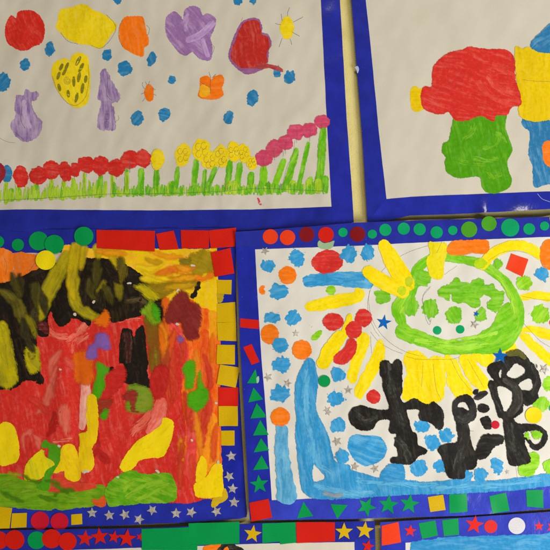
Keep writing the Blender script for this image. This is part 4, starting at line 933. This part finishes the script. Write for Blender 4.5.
    sh.shape('torn_tape', W('g',52,372,90,385,145,372,135,410,100,425,48,410), card((150,178,130), .35, 'pale_tape'), None, rag=.5, add=4, label='pale torn tape under a red sticker')
    sh.poly('rectangle_sticker', W('M',80,385,153,392,153,427,80,420), sRED, left, 'red rectangle sticker')
    sh.poly('rectangle_sticker', W('R',92,105,125,92,156,162,125,173), sRED, left, 'tilted red rectangle sticker')
    for q in (W('X',50,22,76,-20,102,18), W('X',80,35,52,95,113,92), W('X',83,105,55,160,115,152), W('X',85,172,52,230,113,225), W('R',140,190,107,245,152,245), W('R',132,262,112,320,170,308), W('R',145,322,120,382,180,378)):
        sh.poly('triangle_sticker', q, sGRN, left, 'green triangle sticker')
    sh.shape('sticker_curl', W('R',143,225,153,218,153,240,146,246), card((150,190,160)), left, rag=.2, add=4)
    sh.star(259.4, 482.6, 9.6, sGRN, left, 'green star sticker', -.1, .42)
    sh.poly('square_sticker', W('X',38,357,112,341,126,415,46,431), sRED, bot, 'red square sticker in the corner')
    for q in (W('X',248,353,224,418,287,410), W('X',354,362,420,365,380,420)):
        sh.poly('triangle_sticker', q, sGRN, bot, 'green triangle sticker')
    for (x, y, r, a_) in ((365.8,504.9,10,.45),(387.4,503,10.4,.1),(408.3,502.1,10.2,.15)):
        sh.star(x, y, r, sGRN, bot, 'green star sticker', a_, .42)
    sh.poly('square_sticker', W('Z',418,335,478,325,488,385,428,393), sYEL, bot, 'yellow square sticker')
    for q in (W('Y',147,325,216,320,220,392,150,398), W('Y',305,332,370,318,385,390,318,400), W('Y',448,308,513,306,516,378,452,372)):
        sh.poly('square_sticker', q, sGRN, bot, 'green square sticker')
face()

# ================================================================== 5 painting at the bottom left
def bottom_left():
    sh = Sheet('painting', 'cut off painting at the bottom left, under the abstract one, with an orange blossom', 180, 590, .0090, .0014, 81.2, .018, .016)
    sh.shape('paper', [(-70,549),(0,549),(70,547),(130,545.5),(240,541.3),(355,539.2),(357,625),(-70,625)], paper_mat((208,198,180)), smooth=False, rag=.1, freq=.1, grid=2.6, th=.0004)
    B = glossy_blue((36,44,150)); B2 = glossy_blue((42,54,170))
    st = border(sh, [([(-70,530),(0,528.6),(80,527.2),(140,526.4),(200,524),(260,521.4),(374,519.4),(374.6,538.5),(355,540),(240,542.3),(130,546.3),(70,548),(0,550),(-70,550)], 'top blue border strip'),
                     ([(354,537),(374.6,537),(376.5,625),(356,625)], 'right blue border strip')], [B, B2])
    top, right = st
    c = sh.shape('painted_blossom', W('V',328,548,342,525,375,520,400,518,440,545,475,555,480,640,330,640), paint(ORA,ORA2,.6), rag=.5, label='orange blossom with black outlines')
    sh.stroke('black_line', W('V',380,570,400,535,430,518,470,560), [5,5,6,7], paint(BLK,BLK2,.5), c)
    sh.shape('black_paint', W('V',425,518,450,520,490,552,500,600,450,580), paint(BLK,BLK2,.5), c, rag=.4)
    sh.lines('pencil_line', [W('V',165,545,180,538,195,550,210,538,225,550,240,540,236,550)], None, .4)
    sh.shape('painted_spot', W('X',-10,535,10,536,20,560,-10,570), paint(BLK,BLK2,.5), rag=.4, label='black spot')
    for (x, y, r, m_, lb) in ((1,538.5,9,sRED,'red'),(16.5,537.9,9.8,sRED,'red'),(38.4,538.3,8.9,sGRN,'green'),(53.4,536.6,9.6,sRED,'red'),(69.2,539.3,9,sRED,'red')):
        sh.dot(x, y, r, m_, top, lb+' round sticker')
    for (x, y, r, a_) in ((86.5,536.5,8.6,.1),(101,534.7,9.2,-.1),(115.3,534.9,6.6,.2),(128,536.4,9.6,.1),(141,535,4.2,.3)):
        sh.star(x, y, r, sRED, top, 'red star sticker', a_, .42)
    for q in (W('V',272,438,470,432,470,517,300,522,275,525), W('V',88,460,272,453,275,522,306,518,306,542,90,542), W('X',88,440,218,435,220,514,158,521,155,510,88,516)):
        sh.poly('rectangle_sticker', q, sGRN, top, 'green rectangle sticker')
    sh.poly('rectangle_sticker', W('X',219,434,371,434,371,508,222,516), sRED, top, 'red rectangle sticker')
    for (x, y, a_) in ((252.8,532.2,.15),(343.6,529.8,0),(364.2,528.6,.1)):
        sh.star(x, y, 9.2, sYEL, top, 'yellow star sticker', a_, .42)
    sh.star(367.2, 544.4, 6.6, sRED, right, 'small red star sticker', .2, .42)
bottom_left()

# ================================================================== 6 painting at the bottom right
def bottom_right():
    sh = Sheet('painting', 'cut off painting at the bottom right with blue paint and a white round sticker', 480, 590, .0070, .0010, 95.5, .018, .016)
    sh.shape('paper', [(403.8,540.5),(460,537.3),(550,533.3),(625,530),(625,625),(405,625)], paper_mat((212,206,194)), smooth=False, rag=.1, freq=.1, grid=2.6, th=.0004)
    B = glossy_blue((54,64,180)); B2 = glossy_blue((44,56,176))
    st = border(sh, [([(379.6,521),(420,518.6),(460,516.6),(550,510.6),(625,506),(625,531),(550,534.2),(460,538.2),(404,541.4),(380.6,543)], 'top blue border strip'),
                     ([(380,540),(404.8,540),(405.4,625),(384,625)], 'left blue border strip')], [B, B2])
    top, left = st
    sh.shape('painted_sky', W('Z',355,530,380,512,450,502,550,492)+W('Y',100,498,250,492,400,488,500,484,760,472,760,700,0,700)+W('Z',355,700), paint((44,130,178),(90,164,200),.7), rag=.5, ang=0, label='band of blue paint along the top')
    sh.poly('rectangle_sticker', W('Z',240,449,305,434,316,514,240,527), sORA, top, 'orange red square sticker')
    for q in (W('Z',385,440,450,428,460,488,398,501), W('Y',122,428,185,421,190,486,130,491)):
        sh.poly('square_sticker', q, sGRN, top, 'green square sticker')
    sh.star(409.6, 529.6, 6.4, card((220,40,40)), top, 'small red star sticker', .1, .42)
    sh.star(473.4, 523.4, 9.6, card((218,38,30)), top, 'large red star sticker', .15, .42); sh.star(537.8, 525, 5.2, card((220,40,40)), top, 'small red star sticker', 0, .42)
    sh.dot(489.7, 525.3, 6.6, card((212,40,34)), top, 'red round sticker'); sh.dot(515.6, 524.6, 8.4, sWHT, top, 'white round sticker')
    sh.star(551, 526, 6, card((220,40,40)), top, 'small red star sticker', .4, .42)
bottom_right()
